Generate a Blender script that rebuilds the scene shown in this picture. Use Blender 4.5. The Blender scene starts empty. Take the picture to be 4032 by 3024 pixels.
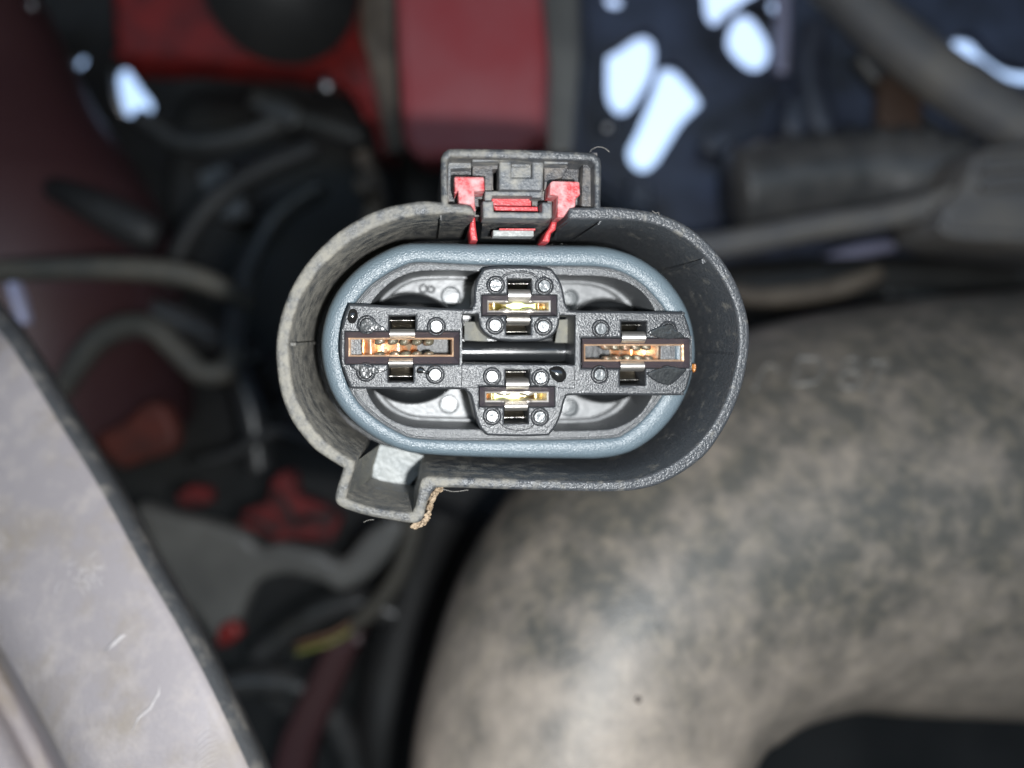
import bpy, bmesh, math, random
from mathutils import Vector, Matrix
from mathutils import noise as mnoise
from mathutils.bvhtree import BVHTree
random.seed(7)
scn = bpy.context.scene
col = scn.collection
PI = math.pi

# ------------------------------------------------------------------ camera, sky, sun, flash, exposure
# 1 unit = 1 cm.  "Rig" axes: X right, Y up, Z towards the camera; the world has the camera looking along +Y.
D = 7.72                    # camera to the rim of the connector
FP = 4032 * 26 / 36.0       # focal length in photograph pixels
R2W = Matrix(((1, 0, 0), (0, 0, -1), (0, 1, 0)))
cam_d = bpy.data.cameras.new("camera")
cam = bpy.data.objects.new("camera", cam_d)
col.objects.link(cam)
cam.location = (0, -D, 0)
cam.rotation_euler = (PI / 2, 0, 0)
cam_d.sensor_width = 36
cam_d.lens = 26
cam_d.clip_start = 0.05
cam_d.clip_end = 5000
cam_d.dof.use_dof = True
cam_d.dof.focus_distance = D + 0.35
cam_d.dof.aperture_fstop = 0.088
scn.camera = cam

world = bpy.data.worlds.new("World")
scn.world = world
world.use_nodes = True
wn = world.node_tree
bgn = wn.nodes["Background"]
sky = wn.nodes.new("ShaderNodeTexSky")
sky.sky_type = 'NISHITA'
sky.sun_disc = False
SUN_EL, SUN_AZ = math.radians(62), math.radians(8)
sky.sun_elevation = SUN_EL
sky.sun_rotation = SUN_AZ
wn.links.new(sky.outputs[0], bgn.inputs[0])
bgn.inputs[1].default_value = 0.15

sun_d = bpy.data.lights.new("sun", 'SUN')
sun_d.energy = 3.0
sun_d.angle = math.radians(0.5)
sun_d.color = (1.0, 0.96, 0.9)
sun = bpy.data.objects.new("sun", sun_d)
col.objects.link(sun)
sd = Vector((math.sin(SUN_AZ) * math.cos(SUN_EL), math.cos(SUN_AZ) * math.cos(SUN_EL), math.sin(SUN_EL)))
sun.rotation_euler = sd.to_track_quat('Z', 'Y').to_euler()
sun.location = sd * 300

# the flash of the phone, beside its lens
fl_d = bpy.data.lights.new("phone_flash", 'POINT')
fl_d.energy = 4300
fl_d.shadow_soft_size = 0.16
fl_d.color = (0.97, 0.99, 1.0)
FLASH = Vector((1.0, -0.6, D + 0.1))
fl = bpy.data.objects.new("phone_flash", fl_d)
fl.location = R2W @ FLASH
col.objects.link(fl)

vs = scn.view_settings
vs.view_transform = 'Standard'
vs.look = 'None'
vs.exposure = 0.8
vs.gamma = 1.0

# ------------------------------------------------------------------ picture frames used while measuring
def Z1(x, y): return (1050 + x / 1.0703, 550 + y / 1.0703)
def Z2(x, y): return (1700 + x / 3.16, 560 + y / 3.16)
def FV(x, y): return (x * 1.8228, y * 1.8228)
def L(fn, pts): return [tuple(fn(p[0], p[1])) + tuple(p[2:]) for p in pts]

# connector frame: the connector is held slightly turned
N = Vector((0.118, -0.064, 1)).normalized()
U = (Vector((1, 0, 0)) - N * N.x).normalized()
V = N.cross(U)
CAMR = Vector((0, 0, D))
def ray(px, py): return Vector(((px - 2016) / FP, (1512 - py) / FP, -1.0))
def loc(px, py, w):
    """photo pixel -> point at height w of the connector's own frame"""
    d = ray(px, py)
    t = (w - CAMR.dot(N)) / d.dot(N)
    p = CAMR + d * t
    return Vector((p.dot(U), p.dot(V), w))
def rig(px, py, z):
    return CAMR + ray(px, py) * (D - z)
def locs(pts, w): return [loc(p[0], p[1], w).to_2d() for p in pts]

# ------------------------------------------------------------------ curves in the plane
def cr(pts, closed=True, n=6):
    """smooth points; a point with a third item 's' stays a sharp corner"""
    P = [Vector((p[0], p[1])) for p in pts]
    S = [len(p) > 2 for p in pts]
    m = len(P)
    out = []
    for i in range(m if closed else m - 1):
        p1, p2 = P[i], P[(i + 1) % m]
        a, b = (i - 1), (i + 2)
        p0 = P[a % m] if (closed or a >= 0) else p1
        p3 = P[b % m] if (closed or b < m) else p2
        if S[i]: p0 = p1
        if S[(i + 1) % m]: p3 = p2
        if S[i] and S[(i + 1) % m]:
            out.append(p1.copy()); continue
        for k in range(n):
            t = k / n
            out.append(0.5 * ((2 * p1) + (p2 - p0) * t + (2 * p0 - 5 * p1 + 4 * p2 - p3) * t * t + (3 * p1 - p0 - 3 * p2 + p3) * t ** 3))
    if not closed: out.append(P[-1].copy())
    return [(v.x, v.y) for v in out]
def rc(pts, r, n=5):
    """round the corners of a polygon"""
    out = []
    m = len(pts)
    for i in range(m):
        p = Vector(pts[i][:2]); a = Vector(pts[i - 1][:2]); b = Vector(pts[(i + 1) % m][:2])
        rr = pts[i][2] if len(pts[i]) > 2 else r
        da, db = (a - p), (b - p)
        rr = min(rr, da.length * .45, db.length * .45)
        if rr <= 0: out.append((p.x, p.y)); continue
        s, e = p + da.normalized() * rr, p + db.normalized() * rr
        for k in range(n + 1):
            t = k / n
            q = (1 - t) ** 2 * s + 2 * t * (1 - t) * p + t * t * e
            out.append((q.x, q.y))
    return out
def rect(x0, y0, x1, y1): return [(x0, y0), (x1, y0), (x1, y1), (x0, y1)]
def circ(cx, cy, r, n=24): return [(cx + r * math.cos(2 * PI * k / n), cy + r * math.sin(2 * PI * k / n)) for k in range(n)]

# ------------------------------------------------------------------ objects
def tag(o, label=None, cat=None, group=None, kind=None):
    if label: o["label"] = label
    if cat: o["category"] = cat
    if group: o["group"] = group
    if kind: o["kind"] = kind
    return o
def link(name, me, mat=None, parent=None):
    me.name = name
    o = bpy.data.objects.new(name, me)
    col.objects.link(o)
    if mat is not None and len(me.materials) == 0: me.materials.append(mat)
    if parent is not None: o.parent = parent
    return o
def empty(name, rigpos=(0, 0, 0)):
    o = bpy.data.objects.new(name, None)
    o.empty_display_size = 0.5
    o.location = R2W @ Vector(rigpos)
    col.objects.link(o)
    return o
def mesh(verts, faces, smooth=False):
    me = bpy.data.meshes.new("m")
    me.from_pydata([tuple(v) for v in verts], [], faces)
    me.validate()
    bm = bmesh.new(); bm.from_mesh(me)
    bmesh.ops.recalc_face_normals(bm, faces=bm.faces)
    bm.to_mesh(me); bm.free()
    if smooth: me.shade_smooth()
    return me
from mathutils.geometry import delaunay_2d_cdt
def area2(P): return sum(P[i].x * P[(i + 1) % len(P)].y - P[(i + 1) % len(P)].x * P[i].y for i in range(len(P)))
def plate_mesh(outline, holes, w0, w1, bevel=0.0, res=2):
    """filled outline with holes between heights w1 (back) and w0 (front); front edges rounded, flat faces kept flat"""
    loops = []
    for k, poly in enumerate([outline] + list(holes)):
        P = []
        for p in poly:
            v = Vector((p[0], p[1]))
            if not P or (v - P[-1]).length > 1e-4: P.append(v)
        if (P[0] - P[-1]).length < 1e-4: P.pop()
        a = area2(P)
        if (a < 0) == (k == 0): P.reverse()      # outline anticlockwise, holes clockwise: material is on the left
        loops.append(P)
    def inset(P, b):
        out = []
        n = len(P)
        for i in range(n):
            d0 = (P[i] - P[i - 1]).normalized(); d1 = (P[(i + 1) % n] - P[i]).normalized()
            n0, n1 = Vector((-d0.y, d0.x)), Vector((-d1.y, d1.x))
            m = n0 + n1
            if m.length < 1e-6: m = n0
            m.normalize()
            out.append(P[i] + m * min(b / max(m.dot(n0), .4), b * 1.8))
        return out
    bm = bmesh.new()
    rows_t = [(bevel * (1 - math.cos(k / res * PI / 2)), 0 if bevel == 0 else bevel * (1 - math.sin(k / res * PI / 2))) for k in range(res, -1, -1)] if bevel > 0 else [(0.0, 0.0)]
    def cap(level_loops, w):
        co, ed = [], []
        for P in level_loops:
            b = len(co); co += P
            ed += [(b + i, b + (i + 1) % len(P)) for i in range(len(P))]
        r = delaunay_2d_cdt(co, ed, [], 1, 1e-6)
        segs = [(co[a], co[b_]) for a, b_ in ed]
        def inside(c):
            k = False
            for p, q in segs:
                if (p.y > c.y) != (q.y > c.y) and c.x < p.x + (c.y - p.y) / (q.y - p.y) * (q.x - p.x): k = not k
            return k
        vv = [bm.verts.new((p.x, p.y, w)) for p in r[0]]
        fs = []
        for f in r[2]:
            if not inside(sum((r[0][i] for i in f), Vector((0, 0))) / len(f)): continue
            try: fs.append(bm.faces.new([vv[i] for i in f]))
            except ValueError: pass
        return fs
    capf = cap([inset(P, rows_t[0][0]) for P in loops], w0)
    cap(loops, w1)
    sides = []
    for P in loops:
        rows = [[(q.x, q.y, w0 - dz) for q in inset(P, ins)] for ins, dz in rows_t] + [[(q.x, q.y, w1) for q in P]]
        V_ = [[bm.verts.new(c) for c in row] for row in rows]
        n = len(P)
        for a in range(len(rows) - 1):
            for i in range(n):
                sides.append(bm.faces.new((V_[a][i], V_[a][(i + 1) % n], V_[a + 1][(i + 1) % n], V_[a + 1][i])))
    for f in sides: f.smooth = True
    me = bpy.data.meshes.new("p")
    bmesh.ops.remove_doubles(bm, verts=bm.verts, dist=2e-6)
    bmesh.ops.recalc_face_normals(bm, faces=bm.faces)
    for e in bm.edges:
        if len(e.link_faces) != 2: e.smooth = False; continue
        f0, f1 = e.link_faces
        if f0.smooth != f1.smooth or e.calc_face_angle(0) > math.radians(38): e.smooth = False
    bm.to_mesh(me); bm.free()
    return me
ROOT = None
def cplate(name, mat, outline, holes, w0, w1, bevel=0.0, parent=None, res=2):
    """plate of the connector, outline in photo pixels as seen at its front height w0"""
    me = plate_mesh(locs(outline, w0), [locs(h, w0) for h in holes], w0, w1, bevel, res)
    return link(name, me, mat, parent or ROOT)
def to_world_obj(name, verts_rig, faces, mat, smooth=True, parent=None):
    """mesh given in rig coordinates; the object's origin is put at its own middle"""
    vsw = [R2W @ Vector(v) for v in verts_rig]
    c = sum(vsw, Vector()) / len(vsw)
    if parent is not None:
        c = Vector(parent.location)
        o = link(name, mesh([v - c for v in vsw], faces, smooth), mat, parent)
    else:
        o = link(name, mesh([v - c for v in vsw], faces, smooth), mat)
        o.location = c
    return o
def loft(rings, closed_u=True, cap0=False, cap1=False):
    vs_, fs = [], []
    n = len(rings[0])
    for r in rings: vs_ += list(r)
    for j in range(len(rings) - 1):
        for i in range(n if closed_u else n - 1):
            a = j * n + i; b = j * n + (i + 1) % n
            fs.append((a, b, b + n, a + n))
    if cap0: fs.append(tuple(range(n)))
    if cap1: fs.append(tuple((len(rings) - 1) * n + k for k in range(n)))
    return vs_, fs
def smooth_mesh(me, ang=35):
    bm = bmesh.new(); bm.from_mesh(me)
    for f in bm.faces: f.smooth = True
    for e in bm.edges:
        e.smooth = not (len(e.link_faces) == 2 and e.calc_face_angle(0) > math.radians(ang))
    bm.to_mesh(me); bm.free()
    return me

# ------------------------------------------------------------------ materials
MATS = {}
def pm(name, base, rough=0.5, metal=0.0, spec=0.5, grain=(60, 0.0), dust=None, mottle=None, side=None, coat=0.0, sheen=None, flake=None):
    """procedural Principled material.
    grain=(scale, strength) fine relief; mottle=(colour, scale, lo, hi); dust=(colour, scale, lo, hi, rough)
    side=(axis, from, to, amount): dust colour grows towards one side of the thing; on the duct it paints flash brightness"""
    if name in MATS: return MATS[name]
    m = bpy.data.materials.new(name); m.use_nodes = True
    nt = m.node_tree; nd = nt.nodes; lk = nt.links
    bs = nd["Principled BSDF"]
    bs.inputs["Metallic"].default_value = metal
    bs.inputs["Roughness"].default_value = rough
    bs.inputs["Specular IOR Level"].default_value = spec
    if coat: bs.inputs["Coat Weight"].default_value = coat; bs.inputs["Coat Roughness"].default_value = 0.08
    tc = nd.new("ShaderNodeTexCoord")
    co = tc.outputs["Object"]
    def noise(scale, detail=6, rough_=0.6):
        n = nd.new("ShaderNodeTexNoise"); n.inputs["Scale"].default_value = scale
        n.inputs["Detail"].default_value = detail; n.inputs["Roughness"].default_value = rough_
        lk.new(co, n.inputs["Vector"]); return n.outputs[0]
    def ramp(src, lo, hi):
        r = nd.new("ShaderNodeMapRange"); r.inputs[1].default_value = lo; r.inputs[2].default_value = hi
        lk.new(src, r.inputs[0]); return r.outputs[0]
    def mixc(fac, a, b):
        x = nd.new("ShaderNodeMix"); x.data_type = 'RGBA'
        if isinstance(fac, float): x.inputs[0].default_value = fac
        else: lk.new(fac, x.inputs[0])
        for s, i in ((a, 6), (b, 7)):
            if isinstance(s, tuple): x.inputs[i].default_value = (*s, 1)
            else: lk.new(s, x.inputs[i])
        return x.outputs[2]
    cur = tuple(base)
    if mottle:
        cur = mixc(ramp(noise(mottle[1]), mottle[2], mottle[3]), cur, tuple(mottle[0]))
    rsock = None
    if dust:
        src = noise(dust[1], 8, 0.65)
        if side:
            sp = nd.new("ShaderNodeSeparateXYZ"); lk.new(co, sp.inputs[0])
            g = ramp(sp.outputs[side[0]], side[1], side[2])
            mm = nd.new("ShaderNodeMath"); mm.operation = 'MULTIPLY_ADD'
            lk.new(g, mm.inputs[0]); mm.inputs[1].default_value = side[3]; lk.new(src, mm.inputs[2])
            src = mm.outputs[0]
        f = ramp(src, dust[2], dust[3])
        cur = mixc(f, cur, tuple(dust[0]))
        rr = nd.new("ShaderNodeMapRange"); lk.new(f, rr.inputs[0])
        rr.inputs[3].default_value = rough; rr.inputs[4].default_value = dust[4]
        rsock = rr.outputs[0]
    if isinstance(cur, tuple): bs.inputs["Base Color"].default_value = (*cur, 1)
    else: lk.new(cur, bs.inputs["Base Color"])
    if rsock is not None: lk.new(rsock, bs.inputs["Roughness"])
    if grain[1] > 0:
        b = nd.new("ShaderNodeBump"); b.inputs["Strength"].default_value = grain[1]
        b.inputs["Distance"].default_value = 1.3 / grain[0]
        lk.new(noise(grain[0], 2, 0.6), b.inputs["Height"])
        lk.new(b.outputs[0], bs.inputs["Normal"])
    MATS[name] = m
    return m
DUST = (0.30, 0.27, 0.21)
m_shell = pm("dusty black plastic", (0.040, 0.044, 0.049), 0.36, grain=(36, 0.42), mottle=((0.05, 0.052, 0.056), 16, 0.45, 0.66), dust=((0.20, 0.188, 0.16), 6.5, 0.56, 0.86, 0.8), side=(0, 1.2, -2.1, 0.27))
m_carrier = pm("grained black plastic", (0.030, 0.032, 0.035), 0.31, grain=(52, 0.36), spec=0.6)
m_collar = pm("collar plastic", (0.060, 0.063, 0.066), 0.34, grain=(55, 0.38), spec=0.6)
m_bevel = pm("mauve black plastic", (0.055, 0.046, 0.055), 0.5, grain=(40, 0.15))
m_peg = pm("peg plastic", (0.070, 0.078, 0.083), 0.30, grain=(26, 0.12), spec=0.7)
m_seal = pm("blue grey rubber", (0.095, 0.125, 0.145), 0.33, grain=(50, 0.38), spec=0.62)
m_groove_shade = pm("groove shade", (0.010, 0.010, 0.011), 0.8, spec=0.1)  # near-black tone painting the shade in the peg grooves
m_floor = pm("grey floor plastic", (0.17, 0.175, 0.18), 0.4, grain=(14, 0.12), mottle=((0.24, 0.245, 0.25), 3, 0.4, 0.7))
m_gloss = pm("glossy black rubber", (0.012, 0.013, 0.014), 0.22, spec=0.6)
m_dark = pm("dark moulding", (0.02, 0.022, 0.024), 0.45, grain=(30, 0.2))
m_latch = pm("latch grey plastic", (0.075, 0.08, 0.086), 0.48, grain=(32, 0.28), dust=((0.26, 0.245, 0.21), 7, 0.44, 0.78, 0.85))
m_latchd = pm("latch dark plastic", (0.03, 0.03, 0.033), 0.48, grain=(32, 0.28), dust=((0.24, 0.21, 0.18), 5, 0.45, 0.8, 0.9))
m_red = pm("red lock plastic", (0.38, 0.035, 0.04), 0.45, grain=(30, 0.4), dust=((0.46, 0.27, 0.27), 8, 0.40, 0.62, 0.85))
m_redc = pm("clean red plastic", (0.34, 0.025, 0.03), 0.4, grain=(30, 0.15))
m_tin = pm("tin plated spring steel", (0.78, 0.74, 0.68), 0.44, metal=1.0, grain=(60, 0.12))
m_copper = pm("copper alloy", (0.88, 0.36, 0.13), 0.36, metal=0.72, grain=(10, 0.25), mottle=((0.75, 0.62, 0.45), 8, 0.4, 0.6))
m_olive = pm("tarnished contact", (0.11, 0.10, 0.07), 0.34, metal=0.3, grain=(16, 0.3), mottle=((0.30, 0.16, 0.10), 9, 0.5, 0.7))
m_green = pm("yellow green blade", (0.50, 0.55, 0.20), 0.35, metal=0.3)
m_mud = pm("dried mud", (0.20, 0.14, 0.085), 0.95, grain=(12, 0.6), mottle=((0.33, 0.25, 0.17), 9, 0.4, 0.6))
m_oil = pm("dark oil", (0.012, 0.012, 0.012), 0.12, spec=0.9)
m_film = pm("oil wetted plastic", (0.018, 0.020, 0.022), 0.22, spec=0.6, grain=(14, 0.10))
m_amber = pm("amber resin", (0.45, 0.18, 0.04), 0.25, mottle=((0.12, 0.04, 0.01), 10, 0.4, 0.6), grain=(14, 0.5))
m_fibre = pm("pale fibre", (0.36, 0.34, 0.31), 0.8)

# ================================================================== THE CONNECTOR
ROOT = empty("electrical_connector")
Mr = Matrix((U, V, N)).transposed()      # columns U V N
ROOT.matrix_world = (R2W @ Mr).to_4x4()
tag(ROOT, "black four-terminal electrical plug with blue grey seal and red lock, seen into its open end", "connector")

outer = L(Z1, [(735, 262, 's'), (660, 257), (600, 265), (500, 285), (400, 327), (300, 390), (225, 457), (160, 532), (110, 612), (75, 692), (50, 780), (38, 870), (42, 960), (55, 1050), (80, 1130), (115, 1200), (160, 1260), (205, 1308), (265, 1350), (322, 1385, 's'),
    (308, 1430), (294, 1475), (288, 1515), (302, 1542), (350, 1565), (430, 1588), (520, 1605), (600, 1617), (640, 1616), (662, 1590), (674, 1540), (690, 1500), (712, 1470, 's'),
    (760, 1468), (900, 1472), (1100, 1478), (1300, 1483), (1450, 1485), (1560, 1478), (1660, 1452), (1760, 1400), (1850, 1330), (1910, 1250), (1960, 1160), (2000, 1060), (2025, 960), (2037, 870), (2035, 780), (2018, 700), (1985, 610), (1940, 530), (1880, 450), (1810, 387), (1730, 338), (1640, 306), (1540, 290), (1480, 283), (1410, 281, 's'),
    (1413, 150), (1412, 95), (1398, 68), (1360, 53), (1200, 43), (1000, 38), (790, 36), (758, 44), (738, 66), (734, 100)])
inner = L(Z1, [(878, 318, 's'), (872, 295), (850, 274), (766, 268, 's'), (763, 90, 's'), (776, 72, 's'), (1368, 88, 's'), (1382, 104, 's'), (1383, 283, 's'), (1288, 284), (1274, 293), (1268, 335, 's'),
    (1400, 337), (1480, 338), (1580, 344), (1670, 368), (1750, 408), (1820, 462), (1890, 542), (1940, 622), (1975, 710), (1990, 800), (1988, 900), (1968, 1000), (1935, 1100), (1885, 1195), (1820, 1278), (1740, 1348), (1650, 1398), (1560, 1428), (1470, 1438), (1350, 1440), (1200, 1435), (1000, 1430), (800, 1424), (676, 1420, 's'),
    (654, 1432), (642, 1465), (630, 1530), (615, 1572, 's'), (560, 1567), (480, 1556), (400, 1537), (335, 1512, 's'), (342, 1485), (352, 1440), (366, 1400), (372, 1358, 's'),
    (340, 1338), (285, 1303), (230, 1253), (180, 1193), (140, 1120), (110, 1040), (97, 960), (93, 870), (105, 780), (130, 700), (170, 620), (225, 545), (290, 480), (360, 426), (440, 380), (520, 348), (600, 326), (700, 315), (800, 311)])
shell = cplate("shell", m_shell, cr(outer, n=5), [cr(inner, n=5)], 0.0, -2.0, 0.035, res=3)

# ribs and moulding marks inside the shell
for (ax, ay, bx, by, wd) in [(2000, 905, 1830, 905, 14), (1860, 505, 1740, 560, 20), (250, 465, 300, 500, 24), (735, 318, 742, 400, 5), (1415, 340, 1370, 400, 6), (100, 862, 200, 868, 12)]:
    a = Z1(ax, ay); b = Z1(bx, by)
    p = loc(*a, 0.0)
    d = (loc(*b, 0.0) - p).normalized()
    q = Vector((-d.y, d.x, 0)) * (wd / 1.07 / 377 / 2)
    vs_ = []
    for w in (-0.10, -1.7):
        for s in (-1, 1):
            vs_ += [p + q * s + Vector((0, 0, w)) - d * .02, p + q * s + Vector((0, 0, w)) + d * 0.035]
    link("moulding_rib", mesh(vs_, [(0, 1, 3, 2), (4, 5, 7, 6), (0, 1, 5, 4), (2, 3, 7, 6), (1, 3, 7, 5), (0, 2, 6, 4)]), m_shell, ROOT)

# dark floor of the shell behind the seal
base_out = cr(L(Z1, [(640, 330), (1300, 330), (1560, 340), (1760, 420), (1900, 560), (1985, 750), (1985, 950), (1930, 1130), (1810, 1290), (1600, 1410), (1300, 1432), (640, 1420), (460, 1400), (280, 1300), (150, 1130), (100, 950), (100, 800), (160, 630), (300, 470), (460, 360)]))
me = plate_mesh(locs(base_out, 0.0), [], -1.92, -2.05)
link("shell_floor", me, m_dark, ROOT)

# notch at the lower left: pale sloped ledge inside the key way
def poly_obj(name, px_list, faces, mat, smooth=False):
    return link(name, mesh([loc(x, y, w) for (x, y, w) in px_list], faces, smooth), mat, ROOT)
def z1w(x, y, w): return (*Z1(x, y), w)
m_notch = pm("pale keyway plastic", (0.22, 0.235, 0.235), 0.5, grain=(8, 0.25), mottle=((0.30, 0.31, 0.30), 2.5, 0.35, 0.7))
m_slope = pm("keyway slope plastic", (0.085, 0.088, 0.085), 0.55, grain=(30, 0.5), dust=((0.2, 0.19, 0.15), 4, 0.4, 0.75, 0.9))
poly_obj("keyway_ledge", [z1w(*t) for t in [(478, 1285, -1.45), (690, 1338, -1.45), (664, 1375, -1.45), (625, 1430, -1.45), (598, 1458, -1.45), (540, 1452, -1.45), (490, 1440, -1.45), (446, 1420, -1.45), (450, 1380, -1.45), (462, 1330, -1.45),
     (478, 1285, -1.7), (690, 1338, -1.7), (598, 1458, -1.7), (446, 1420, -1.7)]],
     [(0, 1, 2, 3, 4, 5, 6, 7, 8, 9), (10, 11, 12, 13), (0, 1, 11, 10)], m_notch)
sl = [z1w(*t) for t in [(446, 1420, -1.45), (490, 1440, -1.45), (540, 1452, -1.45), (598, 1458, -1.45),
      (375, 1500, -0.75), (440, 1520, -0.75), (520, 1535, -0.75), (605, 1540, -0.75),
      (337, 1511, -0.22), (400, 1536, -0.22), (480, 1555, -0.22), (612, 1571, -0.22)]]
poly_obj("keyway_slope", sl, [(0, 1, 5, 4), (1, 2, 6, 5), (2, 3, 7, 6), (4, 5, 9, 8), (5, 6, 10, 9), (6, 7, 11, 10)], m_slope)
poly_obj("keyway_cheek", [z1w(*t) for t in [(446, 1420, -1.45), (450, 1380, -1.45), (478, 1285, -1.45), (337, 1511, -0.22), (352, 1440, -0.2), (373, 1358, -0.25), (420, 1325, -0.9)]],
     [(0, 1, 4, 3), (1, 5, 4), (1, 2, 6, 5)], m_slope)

# ---- the seal: a rounded ring
ctr = Vector(Z1(1025, 885))
def by_angle(poly, n=160):
    P = [Vector(p[:2]) for p in poly]; out = []
    for k in range(n):
        a = 2 * PI * k / n
        d = Vector((math.cos(a), math.sin(a)))
        best = 0
        for i in range(len(P)):
            p, q = P[i] - ctr, P[(i + 1) % len(P)] - ctr
            e = q - p
            den = d.x * e.y - d.y * e.x
            if abs(den) < 1e-9: continue
            t = (p.x * e.y - p.y * e.x) / den
            s = (p.x * d.y - p.y * d.x) / den
            if t > 0 and -1e-6 <= s <= 1 + 1e-6: best = max(best, t)
        out.append(tuple(ctr + d * best))
    return out
seal_out = by_angle(cr(L(Z1, [(640, 424), (900, 428), (1300, 435), (1410, 437), (1510, 458), (1605, 500), (1695, 570), (1765, 660), (1808, 760), (1827, 880), (1817, 980), (1782, 1090), (1720, 1190), (1640, 1270), (1540, 1330), (1430, 1355), (1300, 1357), (900, 1350), (640, 1335), (540, 1310), (440, 1260), (350, 1190), (285, 1110), (240, 1010), (219, 900), (224, 800), (257, 690), (312, 600), (392, 520), (480, 465), (560, 432)])))
seal_in = by_angle(cr(L(Z1, [(640, 515), (880, 525), (1250, 530), (1400, 533), (1490, 553), (1575, 600), (1645, 670), (1700, 750), (1725, 880), (1715, 980), (1670, 1080), (1600, 1170), (1520, 1235), (1420, 1262), (900, 1270), (640, 1262), (560, 1238), (470, 1185), (390, 1115), (340, 1030), (315, 900), (320, 800), (350, 720), (425, 625), (490, 575), (560, 537)])))
WS = -0.62
rings = []
for t, w in ((0.0, WS - .25), (0.0, WS - .03), (0.05, WS - .005), (0.35, WS), (0.60, WS - .005), (0.78, WS - 0.03), (0.90, WS - .09), (0.97, WS - .18), (1.0, WS - .30), (1.0, WS - .42), (0.93, WS - .55), (0.93, WS - .66), (1.0, WS - .78), (0.9, WS - 1.0)):
    rings.append([loc(i_[0] + (o_[0] - i_[0]) * t, i_[1] + (o_[1] - i_[1]) * t, WS).to_2d().to_3d() + Vector((0, 0, w)) for i_, o_ in zip(seal_in, seal_out)])
v_, f_ = loft(rings)
link("seal", mesh(v_, f_, True), m_seal, ROOT)

# ---- collar inside the seal, with the long opening
pocket = cr(L(Z1, [(620, 559), (720, 552), (900, 556), (1235, 572), (1400, 576), (1500, 594), (1580, 640), (1632, 710), (1655, 800), (1660, 900), (1650, 1010), (1620, 1090), (1570, 1160), (1500, 1203), (1420, 1222), (1200, 1226), (900, 1220), (680, 1215), (590, 1205), (510, 1170), (450, 1110), (415, 1030), (400, 900), (405, 790), (435, 700), (480, 640), (545, 588)]))
rim_line = [tuple(ctr + (Vector(p) - ctr) * 1.0) for p in seal_in]
WC = WS - 0.035
cplate("collar", m_collar, rim_line, [pocket], WC, -1.9, 0.015)
# thin parting line between seal and collar
step = [tuple(ctr + (Vector(p) - ctr) * 0.985) for p in seal_in]
step2 = [tuple(ctr + (Vector(p) - ctr) * 0.972) for p in seal_in]
cplate("collar_lip", m_collar, step, [step2], WC + 0.022, WC - 0.1, 0.009)
WF = -1.62
fl_px = [tuple(ctr + (Vector(p) - ctr) * 1.02) for p in pocket]
me = plate_mesh(locs(fl_px, WC), [], WF, WF - 0.25)
link("pocket_floor", me, m_floor, ROOT)
led = [tuple(ctr + (Vector(p) - ctr) * 1.01) for p in pocket]
led2 = [tuple(ctr + (Vector(p) - ctr) * 0.965) for p in pocket]
me = plate_mesh(locs(led, WC), [locs(led2, WC)], WF + 0.18, WF - 0.05, 0.03)
link("pocket_step", me, m_floor, ROOT)
def lathe(cx, cy, prof, n=40):
    rs = []
    for r, w in prof:
        rs.append([Vector((cx + r * math.cos(2 * PI * k / n), cy + r * math.sin(2 * PI * k / n), w)) for k in range(n)])
    return loft(rs, cap0=False, cap1=True)
PX = 1 / 1.0703
for (x, y, r) in ((612, 882, 222), (1428, 892, 215)):
    c = loc(*Z1(x, y), WF + 0.25)
    rr = r * 1.06 * PX / FP * (D - WF - .25)
    v_, f_ = lathe(c.x, c.y, [(rr, WF - .1), (rr, WF + .02), (rr * .985, WF + .24), (rr * .94, WF + .34), (rr * .86, WF + .40), (rr * .76, WF + .44), (rr * .64, WF + .47), (rr * .45, WF + .49), (rr * .1, WF + .50)], 64)
    link("wire_grommet", mesh(v_, f_, True), m_gloss, ROOT)
for (x, y, r) in ((776, 660, 42), (1280, 668, 36), (768, 1115, 42), (1275, 1130, 40)):
    c = loc(*Z1(x, y), WF)
    rr = r * PX / FP * (D - WF)
    v_, f_ = lathe(c.x, c.y, [(rr, WF - .02), (rr * .99, WF + .022), (rr * .90, WF + .024), (rr * .86, WF - .0), (rr * .8, WF + .008), (rr * .1, WF + .012)], 40)
    link("ejector_mark", smooth_mesh(mesh(v_, f_), 20), m_peg, ROOT)
def torus(cx, cy, w, R, r, n=28, m=8, sx=1.0):
    vs_, fs = [], []
    for i in range(n):
        a = 2 * PI * i / n
        for j in range(m):
            b = 2 * PI * j / m
            vs_.append(Vector((cx + (R + r * math.cos(b)) * math.cos(a) * sx, cy + (R + r * math.cos(b)) * math.sin(a), w + r * math.sin(b))))
    for i in range(n):
        for j in range(m):
            fs.append((i * m + j, ((i + 1) % n) * m + j, ((i + 1) % n) * m + (j + 1) % m, i * m + (j + 1) % m))
    return vs_, fs
V8, F8 = [], []
for (x, y, r) in ((660, 628, 15), (693, 631, 12.5)):
    c = loc(*Z1(x, y), WF)
    v_, f_ = torus(c.x, c.y, WF + .006, r * PX / FP * (D - WF), 0.014)
    F8 += [tuple(i + len(V8) for i in f) for f in f_]; V8 += v_
tag(link("mould_numeral", mesh(V8, F8, True), m_collar, ROOT), "embossed numeral 8 lying on its side")

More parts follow.
